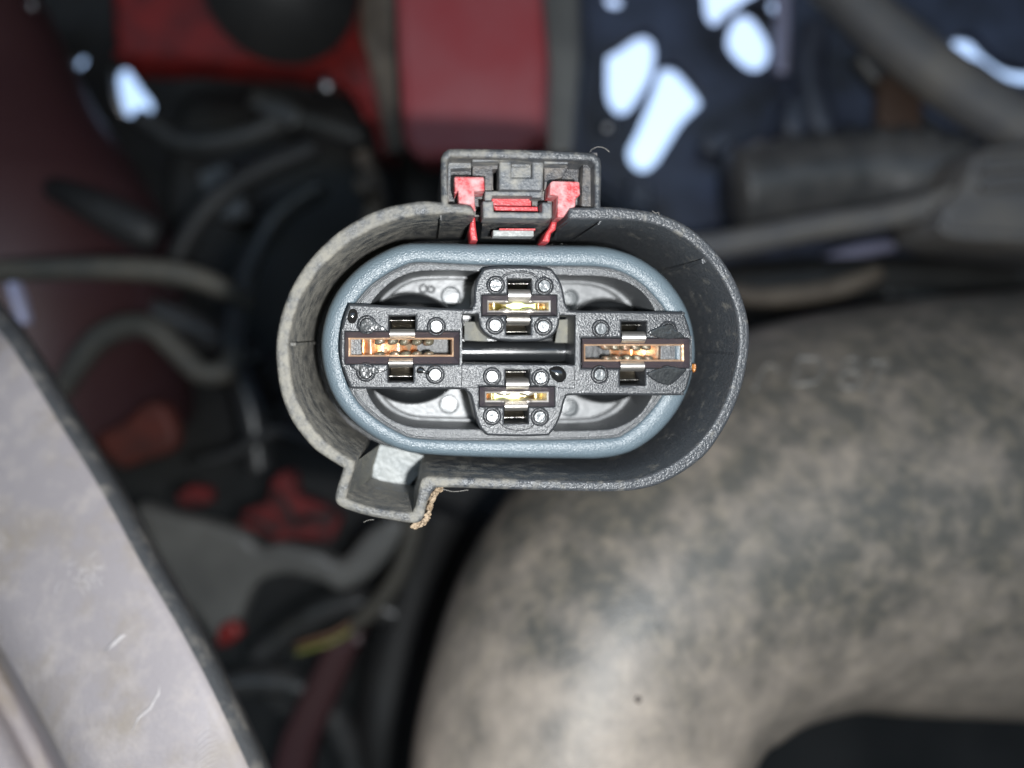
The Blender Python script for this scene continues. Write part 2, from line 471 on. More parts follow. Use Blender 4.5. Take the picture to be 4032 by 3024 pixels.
# ---- terminal carrier: the cross shaped plate
WT = -0.42
car_out = cr(L(Z1, [(347, 690, 's'), (600, 702), (840, 712), (862, 706), (874, 685), (874, 645), (882, 600), (905, 556), (935, 537), (1060, 533), (1185, 540), (1212, 556), (1240, 600), (1252, 640), (1262, 690), (1276, 712), (1300, 719), (1500, 722), (1745, 726), (1762, 736), (1782, 790), (1794, 850), (1796, 910), (1790, 980), (1775, 1040), (1758, 1068), (1740, 1078), (1500, 1078), (1290, 1078), (1264, 1088), (1254, 1110), (1245, 1150), (1222, 1205), (1190, 1248, 's'), (1060, 1252), (930, 1248, 's'), (898, 1215), (880, 1170), (868, 1120), (856, 1078), (838, 1060), (815, 1053), (600, 1053), (352, 1050, 's'), (328, 990), (312, 930), (307, 880), (312, 810), (326, 745)]), n=4)
window = cr(L(Z1, [(828, 737, 's'), (890, 737, 's'), (894, 770), (903, 798), (925, 822), (960, 842), (1000, 848), (1070, 851), (1150, 848), (1185, 838), (1215, 815), (1232, 785), (1236, 742, 's'), (1300, 742, 's'), (1297, 948, 's'), (824, 943, 's')]), n=4)
def slot_hole(o, c1, c2, ux, lx):
    """slot outline o=(x0,y0,x1,y1) joined with the channel above (top y c1, x range ux) and below"""
    x0, y0, x1, y1 = o
    return [(x0, y0), (ux[0], y0), (ux[0], c1), (ux[1], c1), (ux[1], y0), (x1, y0), (x1, y1), (lx[1], y1), (lx[1], c2), (lx[0], c2), (lx[0], y1), (x0, y1)]
# name, outer slot, inner slot, channel top y, channel bottom y, channel x ranges, clip upper y range, clip lower y range
SL = [
    dict(o=(330, 810, 812, 945), i=(345, 835, 788, 914), c=(743, 1020), ux=(516, 626), lx=(512, 617), cu=(797, 840), cl=(922, 962), big=True, flip=1, plug=True),
    dict(o=(1328, 838, 1782, 962), i=(1337, 862, 1757, 934), c=(767, 1035), ux=(1497, 1601), lx=(1491, 1596), cu=(808, 858), cl=(933, 978), big=True, flip=-1, plug=False),
    dict(o=(908, 656, 1222, 741), i=(930, 678, 1196, 727), c=(588, 822), ux=(1017, 1115), lx=(1011, 1112), cu=(628, 681), cl=(737, 780), big=False, flip=1, plug=False),
    dict(o=(897, 1042, 1213, 1125), i=(920, 1062, 1188, 1106), c=(972, 1196), ux=(1008, 1108), lx=(1002, 1102), cu=(1008, 1056), cl=(1104, 1146), big=False, flip=-1, plug=False),
]
pegs = [(422, 780), (715, 787), (418, 980), (710, 990), (1408, 797), (1692, 802), (1403, 990), (1687, 990),
        (965, 613), (1170, 617), (963, 782), (1166, 787), (950, 998), (1155, 1003), (950, 1165), (1151, 1168)]
holes = [window]
for s in SL: holes.append(L(Z1, slot_hole(s['o'], s['c'][0], s['c'][1], s['ux'], s['lx'])))
PR = 37
def peg_r(x, y): return 31 if (x > 900 and x < 1250 and False) else 30
carrier = cplate("terminal_carrier", m_carrier, car_out, holes, WT, -0.95, 0.028, res=3)
# raised annulus and pin head of each peg
for (x, y) in pegs:
    c = loc(*Z1(x, y), WT)
    k = PX / FP * (D - WT)
    r = peg_r(x, y)
    dz = random.uniform(-.004, .006)
    v_, f_ = lathe(c.x, c.y, [(25.2 * k, WT - .02), (25 * k, WT + .018 + dz), (23 * k, WT + .026 + dz), (9 * k, WT + dz + .027), (2 * k, WT + dz + .025)], 36)
    link("peg", smooth_mesh(mesh(v_, f_), 18), m_film if x in (422, 418, 1692, 1687) else m_peg, ROOT)
    v_, f_ = lathe(c.x, c.y, [(39 * k, WT - .02), (38.5 * k, WT + .012), (37 * k, WT + .020), (33 * k, WT + .022), (31.5 * k, WT + .014), (31 * k, WT - .02)], 40)
    f_ = [q for q in f_ if len(q) == 4]
    link("peg_ring", smooth_mesh(mesh(v_, f_), 60), m_carrier, ROOT)
for (x, y) in pegs:          # dark annuli painting the shade of the two grooves round each peg
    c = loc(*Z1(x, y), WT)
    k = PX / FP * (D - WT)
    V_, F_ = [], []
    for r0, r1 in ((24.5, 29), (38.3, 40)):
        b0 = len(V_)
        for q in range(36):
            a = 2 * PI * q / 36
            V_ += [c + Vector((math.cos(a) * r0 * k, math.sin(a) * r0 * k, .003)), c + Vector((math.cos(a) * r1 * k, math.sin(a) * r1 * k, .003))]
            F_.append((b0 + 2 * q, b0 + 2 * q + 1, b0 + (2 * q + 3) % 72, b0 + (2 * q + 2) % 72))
    link("ring_groove_shade", mesh(V_, F_), m_groove_shade, ROOT)
# arcs moulded on the towers
def strip(points_px, w, width_px, h, mat, name, parent=None):
    k = 1.0 / FP * (D - w)
    P = [loc(p[0], p[1], w) for p in points_px]
    vs_, fs = [], []
    for i, p in enumerate(P):
        d = (P[min(i + 1, len(P) - 1)] - P[max(i - 1, 0)]).normalized()
        q = Vector((-d.y, d.x, 0)) * width_px * k / 2
        vs_ += [p - q, p - q * .6 + Vector((0, 0, h)), p + q * .6 + Vector((0, 0, h)), p + q]
    for i in range(len(P) - 1):
        for j in range(3):
            a = i * 4 + j
            fs.append((a, a + 1, a + 5, a + 4))
    return link(name, mesh(vs_, fs, True), mat, parent or ROOT)
strip(cr(L(Z1, [(985, 590), (1010, 568), (1065, 556), (1120, 566), (1150, 592)]), closed=False), WT, 9, 0.014, m_carrier, "moulded_arc")
strip(cr(L(Z1, [(975, 1185), (1005, 1212), (1055, 1226), (1110, 1214), (1140, 1185)]), closed=False), WT, 5, 0.012, m_carrier, "moulded_arc")
strip(L(Z1, [(828, 715), (826, 735)]), WT, 4, 0.010, m_carrier, "parting_line")
strip(L(Z1, [(823, 946), (821, 1045)]), WT, 4, 0.010, m_carrier, "parting_line")
strip(L(Z1, [(822, 1046), (892, 1044)]), WT, 4, 0.010, m_carrier, "parting_line")
strip(L(Z1, [(1297, 950), (1297, 1048)]), WT, 4, 0.010, m_carrier, "parting_line")
strip(L(Z1, [(1226, 1046), (1295, 1048)]), WT, 4, 0.010, m_carrier, "parting_line")

# trough behind the window with its glossy bar
v_, f_ = [], []
def bar(x0, x1, y, w, r_px, mat, name):
    k = PX / FP * (D - w)
    a, b = loc(*Z1(x0, y), w), loc(*Z1(x1, y), w)
    n = 24
    rs = []
    for p in (a, b):
        rs.append([p + Vector((0, math.cos(2 * PI * j / n) * r_px * k, math.sin(2 * PI * j / n) * r_px * k)) for j in range(n)])
    v, f = loft(rs, cap0=True, cap1=True)
    return link(name, smooth_mesh(mesh(v, f), 50), mat, ROOT)
bar(815, 1310, 893, -1.05, 44, m_gloss, "crossbar")
bar(800, 1320, 950, -1.35, 60, m_gloss, "crossbar")
bar(800, 1320, 845, -1.35, 60, m_gloss, "crossbar")
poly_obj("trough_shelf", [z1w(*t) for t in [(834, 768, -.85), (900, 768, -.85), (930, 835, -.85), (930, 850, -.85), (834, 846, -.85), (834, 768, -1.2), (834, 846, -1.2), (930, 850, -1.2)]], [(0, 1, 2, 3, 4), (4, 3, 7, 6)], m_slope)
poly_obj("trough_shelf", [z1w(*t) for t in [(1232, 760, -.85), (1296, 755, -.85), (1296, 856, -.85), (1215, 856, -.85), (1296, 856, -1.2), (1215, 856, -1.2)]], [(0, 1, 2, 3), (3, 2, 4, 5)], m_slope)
# dark under-body that closes the carrier below
under = [tuple(ctr + (Vector(p) - ctr) * 0.93) for p in car_out]
me = plate_mesh(locs(under, WT), [], -1.42, -1.6)
link("carrier_body", me, m_gloss, ROOT)
for s in SL:
    b = rect(s['o'][0] - 6, s['c'][0] - 6, s['o'][2] + 4, s['c'][1] + 6)
    hole = rect(*[v + d for v, d in zip((s['o'][0], s['c'][0], s['o'][2], s['c'][1]), (6, 4, -6, -4))])
    me = plate_mesh(locs(L(Z1, b), WT), [locs(L(Z1, hole), WT)], -0.9, -1.5)
    link("terminal_housing", me, m_dark, ROOT)

# ---- slots, clips and contacts
WB = WT - 0.13
def quad_ring(oa, wa, ob, wb, skip=None):
    a = [loc(*Z1(*p), wa) for p in rect(*oa)]; b = [loc(*Z1(*p), wb) for p in rect(*ob)]
    return a + b, [(k, (k + 1) % 4, 4 + (k + 1) % 4, 4 + k) for k in range(4)]
for s in SL:
    o, i = s['o'], s['i']
    ocx = (i[0] + i[2]) / 2
    # funnel bevel
    v, f = quad_ring((o[0] + 1, o[1] + 1, o[2] - 1, o[3] - 1), WT - .012, i, WB)
    link("slot_bevel", mesh(v, f), m_bevel, ROOT)
    # sheet metal box
    pin = empty("terminal"); pin.parent = ROOT; pin.location = (0, 0, 0)
    bpy.data.objects.remove(pin)
    a = [loc(*Z1(*p), WB) for p in rect(i[0], i[1], i[2], i[3])]
    dep = WB - (0.44 if s['big'] else 0.42)
    v = a + [Vector((p.x, p.y, dep)) for p in a]
    th = 0.018
    cc = sum(a, Vector()) / 4
    a2 = [p + Vector((th if p.x < cc.x else -th, (th if p.y < cc.y else -th), -.01)) for p in a]
    v += a2 + [Vector((p.x, p.y, dep)) for p in a2]
    f = []
    for k in range(4):
        k2 = (k + 1) % 4
        f += [(k, k2, 8 + k2, 8 + k), (8 + k, 8 + k2, 12 + k2, 12 + k), (k, k2, 4 + k2, 4 + k)]
    box = link("contact_box", mesh(v, f), pm('coppery tinned sheet', (0.84, 0.56, 0.36), 0.40, metal=0.85, grain=(14, 0.15)) if s['big'] else m_tin, ROOT)
    # wavy contact tongue lying in the box
    n = 60
    x0, x1 = a2[0].x, a2[1].x
    y0, y1 = a2[2].y, a2[0].y
    rs = [[], []]
    tend = 0.70 if s['big'] else 1.0
    for k in range(n + 1):
        tt = k / n * tend
        t = tt if s['flip'] > 0 else 1 - tt
        x = x0 + (x1 - x0) * t
        if s['big']:
            w = dep + 0.04 + 0.20 * math.exp(-((tt - .19) / .055) ** 2) + .16 * math.exp(-((tt - .46) / .10) ** 2) - .10 * max(0, tt - .55) / .15 + (WB - dep - .22) * max(0, 1 - tt / .20) ** 1.2
        else:
            w = dep + 0.05 + 0.10 * math.exp(-((tt - .12) / .1) ** 2) + 0.12 * math.exp(-((tt - .88) / .06) ** 2)
        rs[0].append(Vector((x, y0, w))); rs[1].append(Vector((x, y1, w)))
    v, f = loft(rs, closed_u=False)
    tongue = link("contact_tongue", mesh(v, f, True), m_copper if s["big"] else pm("yellow brass", (0.62, 0.52, 0.27), 0.36, metal=1.0, grain=(10, 0.3), mottle=((0.55, 0.30, 0.16), 6, 0.5, 0.6)), box)
    v = [Vector((x0, y0, dep - .02)), Vector((x1, y0, dep - .02)), Vector((x1, y1, dep - .02)), Vector((x0, y1, dep - .02))]
    link("contact_floor", mesh(v, [(0, 1, 2, 3)]), m_dark, box)
    if not s['big']:
        g = [loc(*Z1(x, y), dep + 0.12) for (x, y) in ([(1010, 690), (1140, 690), (1140, 718), (1010, 718)] if s['flip'] > 0 else [(940, 1070), (1050, 1070), (1050, 1100), (940, 1100)])]
        link("contact_blade", mesh(g + [p - Vector((0, 0, .05)) for p in g], [(0, 1, 2, 3), (0, 1, 5, 4), (1, 2, 6, 5), (2, 3, 7, 6), (3, 0, 4, 7)]), m_green, box)
    # springs
    if s['big']:
        if s['flip'] > 0:
            ups = [(478, 850), (532, 850), (582, 852), (633, 853), (682, 854)]
            los = [(475, 908), (540, 905), (585, 905), (632, 905), (683, 906)]
        else:
            ups = [(1425, 872), (1465, 874), (1508, 875), (1552, 875), (1595, 874)]
            los = [(1435, 925), (1475, 922), (1520, 920), (1562, 920), (1606, 924)]
        for row, sg in ((ups, 1), (los, -1)):
            for (x, y) in row:
                wq = WB - .13
                c = loc(*Z1(x, y), wq)
                me = bpy.data.meshes.new("s")
                bm = bmesh.new()
                bmesh.ops.create_uvsphere(bm, u_segments=14, v_segments=8, radius=1)
                for vv in bm.verts:
                    sk = vv.co.y * 0.35
                    vv.co = Vector((vv.co.x * .060 + sk * .05 * s['flip'], math.copysign(abs(vv.co.y) ** .6, vv.co.y) * .040, math.copysign(abs(vv.co.z) ** .5, vv.co.z) * .07)) + c
                bm.to_mesh(me); bm.free(); me.shade_smooth()
                link("contact_spring", me, m_olive, box)
    else:
        yy = (i[1], i[3])
        for y, sg in ((yy[0] + 6, 1), (yy[1] - 6, -1)):
            for x in (i[0] + 78, i[0] + 175):
                c = loc(*Z1(x, y), WB - .12)
                me = bpy.data.meshes.new("s")
                bm = bmesh.new()
                bmesh.ops.create_uvsphere(bm, u_segments=18, v_segments=10, radius=1)
                for vv in bm.verts:
                    vv.co = Vector((vv.co.x * .088, vv.co.y * .030, vv.co.z * .14)) + c
                bm.to_mesh(me); bm.free(); me.shade_smooth()
                link("contact_spring", me, m_tin, box)
    # clips that hook over both long edges
    for (ya, yb, xr, up) in ((s['cu'][0], s['cu'][1], s['ux'], True), (s['cl'][0], s['cl'][1], s['lx'], False)):
        xs = [loc(*Z1(xr[0] + 2, ya), WT).x, loc(*Z1(xr[1] - 2, ya), WT).x]
        yA, yB = loc(*Z1(xr[0], ya), WT).y, loc(*Z1(xr[0], yb), WT).y
        if not up: yA, yB = yB, yA          # yA outer (window side), yB slot side
        prof = [(yA, WT - .45), (yA, WT - .12), (yA + (yB - yA) * .06, WT - .05), (yA + (yB - yA) * .22, WT - .015), (yA + (yB - yA) * .5, WT + .002), (yA + (yB - yA) * .75, WT - .012), (yA + (yB - yA) * .92, WT - .05), (yB, WT - .11), (yB, WT - .30)]
        pf = []
        PP = cr(prof, closed=False, n=3)
        rs = [[Vector((x, p[0], p[1])) for p in PP] for x in xs]
        v, f = loft(rs, closed_u=False)
        me = mesh(v, f, True)
        clip = link("clip", me, m_tin, ROOT)
        # dark spring seat seen in the little window beyond the clip
        cyo = s['c'][0] if up else s['c'][1]
        e = loc(*Z1(xr[0], cyo), WT)
        yC = e.y
        prof = [(yC, WT - .40), (yC + (yA - yC) * .15, WT - .26), (yC + (yA - yC) * .35, WT - .22), (yC + (yA - yC) * .6, WT - .33), (yA, WT - .42)]
        PP = cr(prof, closed=False, n=3)
        rs = [[Vector((x, p[0], p[1])) for p in PP] for x in xs]
        v, f = loft(rs, closed_u=False)
        link("clip_seat", mesh(v, f, True), pm("dull sprung steel", (0.22, 0.21, 0.19), 0.25, metal=1.0, grain=(12, 0.2)), clip)

# ---- latch housing at the top of the shell
def z2plate(name, mat, outline, w0, w1, bevel=0.01, holes=(), parent=None):
    return cplate(name, mat, L(Z2, outline), [L(Z2, h) for h in holes], w0, w1, bevel, parent)
z2plate("latch_back", m_latchd, [(150, 120), (2060, 130), (2060, 860), (1700, 860), (1640, 925), (460, 925), (460, 880), (150, 860)], -0.42, -0.75, 0.0,
        [rc(rect(762, 325, 832, 600), 25), rect(492, 180, 508, 420), rect(740, 640, 1250, 830), rect(545, 800, 630, 905)])
z2plate("latch_step", m_latch, rc([(195, 150), (1990, 165), (1990, 235), (1700, 225), (1700, 270), (1400, 270), (1395, 240), (830, 235), (505, 245), (500, 180), (195, 185)], 8), -0.10, -0.5, 0.012)
z2plate("latch_block", m_latch, rc([(838, 170), (1395, 170), (1385, 560, 30), (1365, 600), (838, 590)], 14), -0.16, -0.5, 0.02, [rc(rect(992, 238, 1250, 442), 10)])
z2plate("latch_block_recess", m_latch, rect(985, 230, 1258, 450), -0.28, -0.5, 0.0)
z2plate("latch_block_lip", m_latch, rc([(992, 262), (1215, 262), (1215, 305), (992, 305)], 8), -0.245, -0.3, 0.008)
z2plate("latch_panel", m_latchd, rc([(505, 245), (835, 250), (835, 330), (760, 335), (755, 600), (660, 600), (660, 420), (505, 420)], 8), -0.30, -0.5, 0.01)
z2plate("latch_panel", m_latch, rc([(200, 190), (490, 190), (490, 320), (380, 322), (240, 330), (240, 430), (200, 700)], 8), -0.26, -0.5, 0.01)
z2plate("latch_panel", m_latchd, rc([(1400, 275), (1720, 240), (1700, 300), (1640, 430), (1520, 470), (1400, 600)], 8), -0.30, -0.5, 0.01)
z2plate("latch_panel", m_latchd, rc([(1880, 240), (2000, 240), (2000, 830), (1860, 800)], 8), -0.2, -0.5, 0.02)
z2plate("latch_bar", m_latch, rc([(660, 605), (1380, 610), (1375, 690), (1250, 690), (1240, 668), (755, 665), (745, 740), (655, 740)], 8), -0.20, -0.5, 0.015)
z2plate("lock_slider", m_redc, rc([(745, 675), (1240, 690), (1240, 800), (745, 800)], 6), -0.38, -0.6, 0.01)
z2plate("lock_slider_lip", m_redc, rc([(765, 792), (1320, 800), (1325, 858), (790, 848)], 6), -0.24, -0.45, 0.012)
z2plate("locking_tab", m_red, rc([(282, 435, 20), (300, 428), (650, 432, 20), (658, 605, 12), (528, 608, 6), (540, 860, 6), (495, 800), (480, 775), (335, 755, 6), (330, 600, 6), (290, 640, 4)], 10), -0.04, -0.36, 0.012)
z2plate("locking_tab", m_red, rc([(1475, 500, 26), (1510, 482, 12), (1838, 490, 26), (1848, 655, 20), (1795, 700), (1785, 800, 10), (1715, 825, 10), (1640, 935, 12), (1562, 932, 10), (1572, 665, 10), (1468, 655, 10)], 10), -0.02, -0.36, 0.012)
z2plate("lock_rail", m_redc, rc([(495, 890), (540, 900), (552, 1060), (575, 1225), (485, 1225), (465, 1100)], 12), -0.5, -0.9, 0.02)
z2plate("lock_rail", m_redc, rc([(1505, 930), (1572, 940), (1545, 1090), (1490, 1130), (1465, 1245), (1370, 1235), (1420, 1120), (1470, 1050)], 12), -0.45, -0.9, 0.02)
z2plate("latch_arm", m_latch, rc([(632, 732), (768, 732), (772, 865), (1372, 872), (1376, 745), (1497, 752), (1500, 935), (1470, 952), (640, 942)], 8), -0.03, -0.35, 0.02)
# deep face of the arm (slopes back) with a window
arm = poly_obj("latch_arm_face", [(*Z2(x, y), w) for (x, y, w) in [(632, 930, -.05), (1500, 935, -.05), (1482, 975, -.35), (1430, 1100, -.75), (1350, 1215, -1.2), (612, 1195, -1.2), (625, 1080, -.75), (630, 985, -.35)]],
     [(0, 1, 2, 7), (7, 2, 3, 6), (6, 3, 4, 5)], m_shell)
z2plate("latch_arm_window", m_notch, rc(rect(762, 1090, 1272, 1172), 8), -0.5, -0.7, 0.015)
z2plate("lock_slider_end", m_redc, rc([(840, 1070), (1290, 1072), (1290, 1098), (840, 1095)], 4), -0.48, -0.6, 0.004)
# cheeks of the gap at both sides of the arm
poly_obj("gap_cheek", [(*Z2(x, y), w) for (x, y, w) in [(1705, 825, -.02), (1740, 960, -.02), (1560, 1200, -1.1), (1520, 1215, -1.1), (1530, 1130, -0.8)]], [(0, 1, 2, 3, 4)], m_shell)

# ================================================================== THINGS ON THE CONNECTOR
def crT(p):           # connector local -> world
    return ROOT.matrix_world @ Vector(p)
def drop(name, label, cat, pts, h, mat, group=None):
    """a bead lying on the carrier: outline px, domed to height h"""
    P = [loc(p[0], p[1], WT) for p in cr(pts, n=5)]
    c = sum(P, Vector()) / len(P)
    rs = []
    for t in (1.0, 0.97, 0.88, 0.72, 0.5, 0.25, 0.02):
        rs.append([c + (p - c) * t + Vector((0, 0, h * math.sqrt(max(0, 1 - t * t)) + (.006 if t < 1 else -.005) + (.016 if mat is m_film and t < 1 else 0))) for p in P])
    v, f = loft(rs, cap1=True)
    cw = crT(c)
    o = link(name, mesh([crT(q) - cw for q in v], f, True), mat)
    o.location = cw
    tag(o, label, cat, group)
    return o
drop("oil_drop", "round black oil drop on the top left corner of the plate", "drop", L(Z1, [(352, 716), (372, 713), (384, 730), (382, 755), (368, 774), (350, 772), (340, 755), (345, 735)]), 0.05, m_oil, "oil drops on the connector")
drop("oil_drop", "small black oil drop beside the lower left spring clip", "drop", L(Z1, [(632, 968), (645, 956), (660, 960), (668, 972), (684, 975), (690, 988), (676, 990), (662, 984), (645, 986), (633, 982)]), 0.028, m_oil, "oil drops on the connector")
drop("oil_drop", "long grey oil drop right of the lower tower's upper right peg", "drop", L(Z1, [(1190, 968), (1215, 955), (1240, 958), (1258, 975), (1262, 1000), (1250, 1018), (1232, 1024), (1212, 1014), (1200, 1000)]), 0.045, m_oil, "oil drops on the connector")
for lab, pts in (("thin oily film round the right arm's upper outer peg", [(1605, 815), (1645, 790), (1690, 782), (1720, 800), (1762, 832), (1720, 838), (1690, 840), (1650, 835)]),
                 ("thin oily film round the right arm's lower outer peg", [(1602, 985), (1625, 1010), (1665, 1030), (1700, 1032), (1735, 1005), (1768, 968), (1740, 962), (1700, 955), (1640, 966)]),
                 ("thin oily film round the left arm's upper outer peg", [(390, 800), (405, 765), (440, 755), (470, 775), (510, 805), (470, 800), (440, 808), (410, 812)]),
                 ("thin oily film round the left arm's lower outer peg", [(350, 950), (380, 975), (420, 985), (470, 985), (510, 968), (470, 962), (440, 955), (400, 945)])):
    drop("oil_film", lab, "oil film", L(Z1, pts), 0.003, m_film, "oily films round the pegs")

def lump(name, label, cat, centre_local, size, mat, seed, group=None, sub=3, amp=.35):
    me = bpy.data.meshes.new("l")
    bm = bmesh.new()
    bmesh.ops.create_icosphere(bm, subdivisions=sub, radius=1)
    for v in bm.verts:
        n = 1 + amp * mnoise.noise(v.co * 1.8 + Vector((seed, 0, 0))) + amp * .5 * mnoise.noise(v.co * 5 + Vector((0, seed, 0)))
        v.co = Vector((v.co.x * size[0], v.co.y * size[1], v.co.z * size[2])) * n
    bm.to_mesh(me); bm.free(); me.shade_smooth()
    o = link(name, me, mat)
    o.matrix_world = Matrix.Translation(crT(centre_local)) @ (R2W @ Mr).to_4x4()
    if label: tag(o, label, cat, group)
    return o
lump("amber_crumb", "tiny amber brown crumb stuck at the right end of the plate", "crumb", loc(*Z1(1799, 962), WT - .05), (.026, .052, .04), m_amber, 3)

# dried mud along the outside of the keyway: uneven crust, one mass
V_, F_ = [], []
path = L(Z1, [(735, 1472), (722, 1474), (713, 1490), (704, 1506), (697, 1524), (690, 1545), (684, 1566), (677, 1588), (668, 1606), (650, 1618), (632, 1626), (618, 1630)])
for k, p in enumerate(cr(path, closed=False, n=7)):
    for rep in range(7):
        c = loc(p[0] + random.uniform(-9, 2), p[1] + random.uniform(-7, 5), random.uniform(-.5, -.03))
        bm = bmesh.new(); bmesh.ops.create_icosphere(bm, subdivisions=2, radius=random.choice((.007, .010, .014, .022, .028)))
        sd_ = random.random() * 50
        for v in bm.verts: v.co = v.co * (1 + .6 * mnoise.noise(v.co * 40 + Vector((sd_, 0, 0)))) + c
        b0 = len(V_)
        bm.verts.ensure_lookup_table()
        V_ += [v.co.copy() for v in bm.verts]; F_ += [tuple(b0 + v.index for v in f.verts) for f in bm.faces]; bm.free()
mw = crT(loc(*path[5], 0))
o = link("dried_mud", mesh([crT(v) - mw for v in V_], F_), m_mud); o.location = mw
tag(o, "crumbly tan mud crusted on the outside of the lower keyway", "mud", kind="stuff")

def fibre(label, pts, w, r=0.0018):
    P = [loc(p[0], p[1], w) for p in cr(pts, closed=False, n=6)]
    rs = []
    for i, p in enumerate(P):
        d = (P[min(i + 1, len(P) - 1)] - P[max(i - 1, 0)]).normalized()
        a = Vector((-d.y, d.x, 0)); b = d.cross(a)
        rs.append([p + (a * math.cos(q) + b * math.sin(q)) * r for q in (0, PI / 2, PI, 3 * PI / 2)])
    v, f = loft(rs)
    c = crT(P[0])
    o = link("fibre", mesh([crT(q) - c for q in v], f, True), m_fibre); o.location = c
    tag(o, label, "fibre", "stray fibres on the shell")
fibre("thin curved fibre on the latch housing's upper right corner", L(Z1, [(1362, 52), (1375, 38), (1400, 30), (1425, 36), (1445, 52)]), 0.02)
fibre("short fibre under the keyway's left part", L(Z1, [(408, 1612), (430, 1603), (452, 1602)]), 0.0)
fibre("tiny fibre on the shell's upper right rim", L(Z1, [(1625, 300), (1640, 310), (1650, 306), (1655, 320)]), 0.0)
fibre("fibre along the shell's underside right of the keyway", L(Z1, [(740, 1472), (790, 1483), (850, 1476)]), 0.0)

# ================================================================== BACKGROUND (the engine bay)
m_panel = pm("dusty grey fender liner", (0.37, 0.335, 0.34), 0.55, grain=(16, 0.12), mottle=((0.35, 0.295, 0.23), 0.8, 0.48, 0.70), dust=((0.47, 0.42, 0.40), 3.0, 0.48, 0.75, 0.9))
m_hose = pm("dusty duct with painted flash", (0.098, 0.095, 0.085), 0.44, grain=(16, 0.14), mottle=((0.21, 0.185, 0.145), 3.4, 0.46, 0.76), dust=((0.62, 0.52, 0.43), 1.0, 0.44, 1.24, 0.5), side=(2, 0.9, -4.0, 0.70))  # real dust, thickened below to paint the flash's brighter lower part
m_ledge = pm("bare liner edge", (0.10, 0.105, 0.11), 0.45, grain=(14, 0.2), dust=((0.30, 0.28, 0.25), 2.5, 0.5, 0.75, 0.8))
m_scuff = pm("scuffed plastic", (0.58, 0.54, 0.53), 0.8)
m_blk = pm("engine bay black", (0.012, 0.013, 0.014), 0.6, mottle=((0.03, 0.03, 0.03), 0.3, 0.4, 0.7))
m_blue_haze = pm("dark casting with blue haze", (0.020, 0.024, 0.036), 0.55, mottle=((0.065, 0.085, 0.15), 0.35, 0.40, 0.66))  # blue put into the colour for the sky haze round the gaps
m_rp = pm("red body paint", (0.24, 0.015, 0.013), 0.5, mottle=((0.09, 0.010, 0.011), 0.9, 0.4, 0.7))
m_rpd = pm("dusty red body paint", (0.32, 0.045, 0.052), 0.5, mottle=((0.34, 0.10, 0.11), 0.25, 0.4, 0.7))
m_maroon = pm("dull maroon paint", (0.065, 0.028, 0.030), 0.5, mottle=((0.06, 0.024, 0.028), 0.3, 0.4, 0.7))
m_cable = pm("grey green loom tape", (0.055, 0.055, 0.049), 0.7, mottle=((0.10, 0.09, 0.072), 0.8, 0.4, 0.7))
m_gbr = pm("grey bracket metal", (0.10, 0.10, 0.096), 0.5, mottle=((0.17, 0.17, 0.16), 0.4, 0.4, 0.7))
m_tube = pm("dusty grey tube", (0.11, 0.11, 0.115), 0.6, mottle=((0.19, 0.175, 0.155), 0.5, 0.4, 0.7))

def tube_obj(name, pts, mat, label=None, cat=None, group=None, n=20, flat=1.0, kind=None, parent=None, steps=8, rib=None):
    """pts: (x, y, depth z, radius) with x, y, radius in full-view pixels"""
    C3 = []
    for (x, y, z, r) in pts:
        p = rig(*FV(x, y), z)
        C3.append((p, r * 1.8228 / FP * (D - z)))
    P, Rr = [], []
    m = len(C3)
    for i in range(m - 1):
        p0, p1, p2, p3 = C3[max(i - 1, 0)], C3[i], C3[i + 1], C3[min(i + 2, m - 1)]
        for k in range(steps):
            t = k / steps
            f = lambda a, b, c, d: 0.5 * ((2 * b) + (c - a) * t + (2 * a - 5 * b + 4 * c - d) * t * t + (3 * b - a - 3 * c + d) * t ** 3)
            P.append(f(p0[0], p1[0], p2[0], p3[0])); Rr.append(f(p0[1], p1[1], p2[1], p3[1]))
    P.append(C3[-1][0]); Rr.append(C3[-1][1])
    rs = []
    for i, p in enumerate(P):
        d = (P[min(i + 1, len(P) - 1)] - P[max(i - 1, 0)]).normalized()
        a = d.cross(Vector((0, 0, 1))).normalized(); b = d.cross(a).normalized()
        rr = Rr[i] * (1 if not rib else 1 + rib * (1 if i % 2 else -1))
        rs.append([p + (a * math.cos(2 * PI * k / n) + b * math.sin(2 * PI * k / n) * flat) * rr for k in range(n)])
    v, f = loft(rs, cap0=True, cap1=True)
    o = to_world_obj(name, v, f, mat, True, parent)
    if label: tag(o, label, cat, group, kind)
    return o
def bgplate(name, mat, pts, z, th, bevel=0.1, label=None, cat=None, holes=(), group=None, kind=None, frame=FV, tilt=None, parent=None):
    out = [rig(*frame(p[0], p[1]), z).to_2d() for p in pts]
    hs = [[rig(*frame(p[0], p[1]), z).to_2d() for p in h] for h in holes]
    c = sum(out, Vector((0, 0))) / len(out)
    me = plate_mesh([p - c for p in out], [[p - c for p in h] for h in hs], 0, -th, bevel, 2)
    if tilt: me.transform(Matrix.Rotation(math.radians(tilt[0]), 4, 'X') @ Matrix.Rotation(math.radians(tilt[1]), 4, 'Y'))
    o = link(name, me, mat)
    o.matrix_world = Matrix.Translation(R2W @ Vector((c.x, c.y, z))) @ R2W.to_4x4()
    if label: tag(o, label, cat, group, kind)
    return o

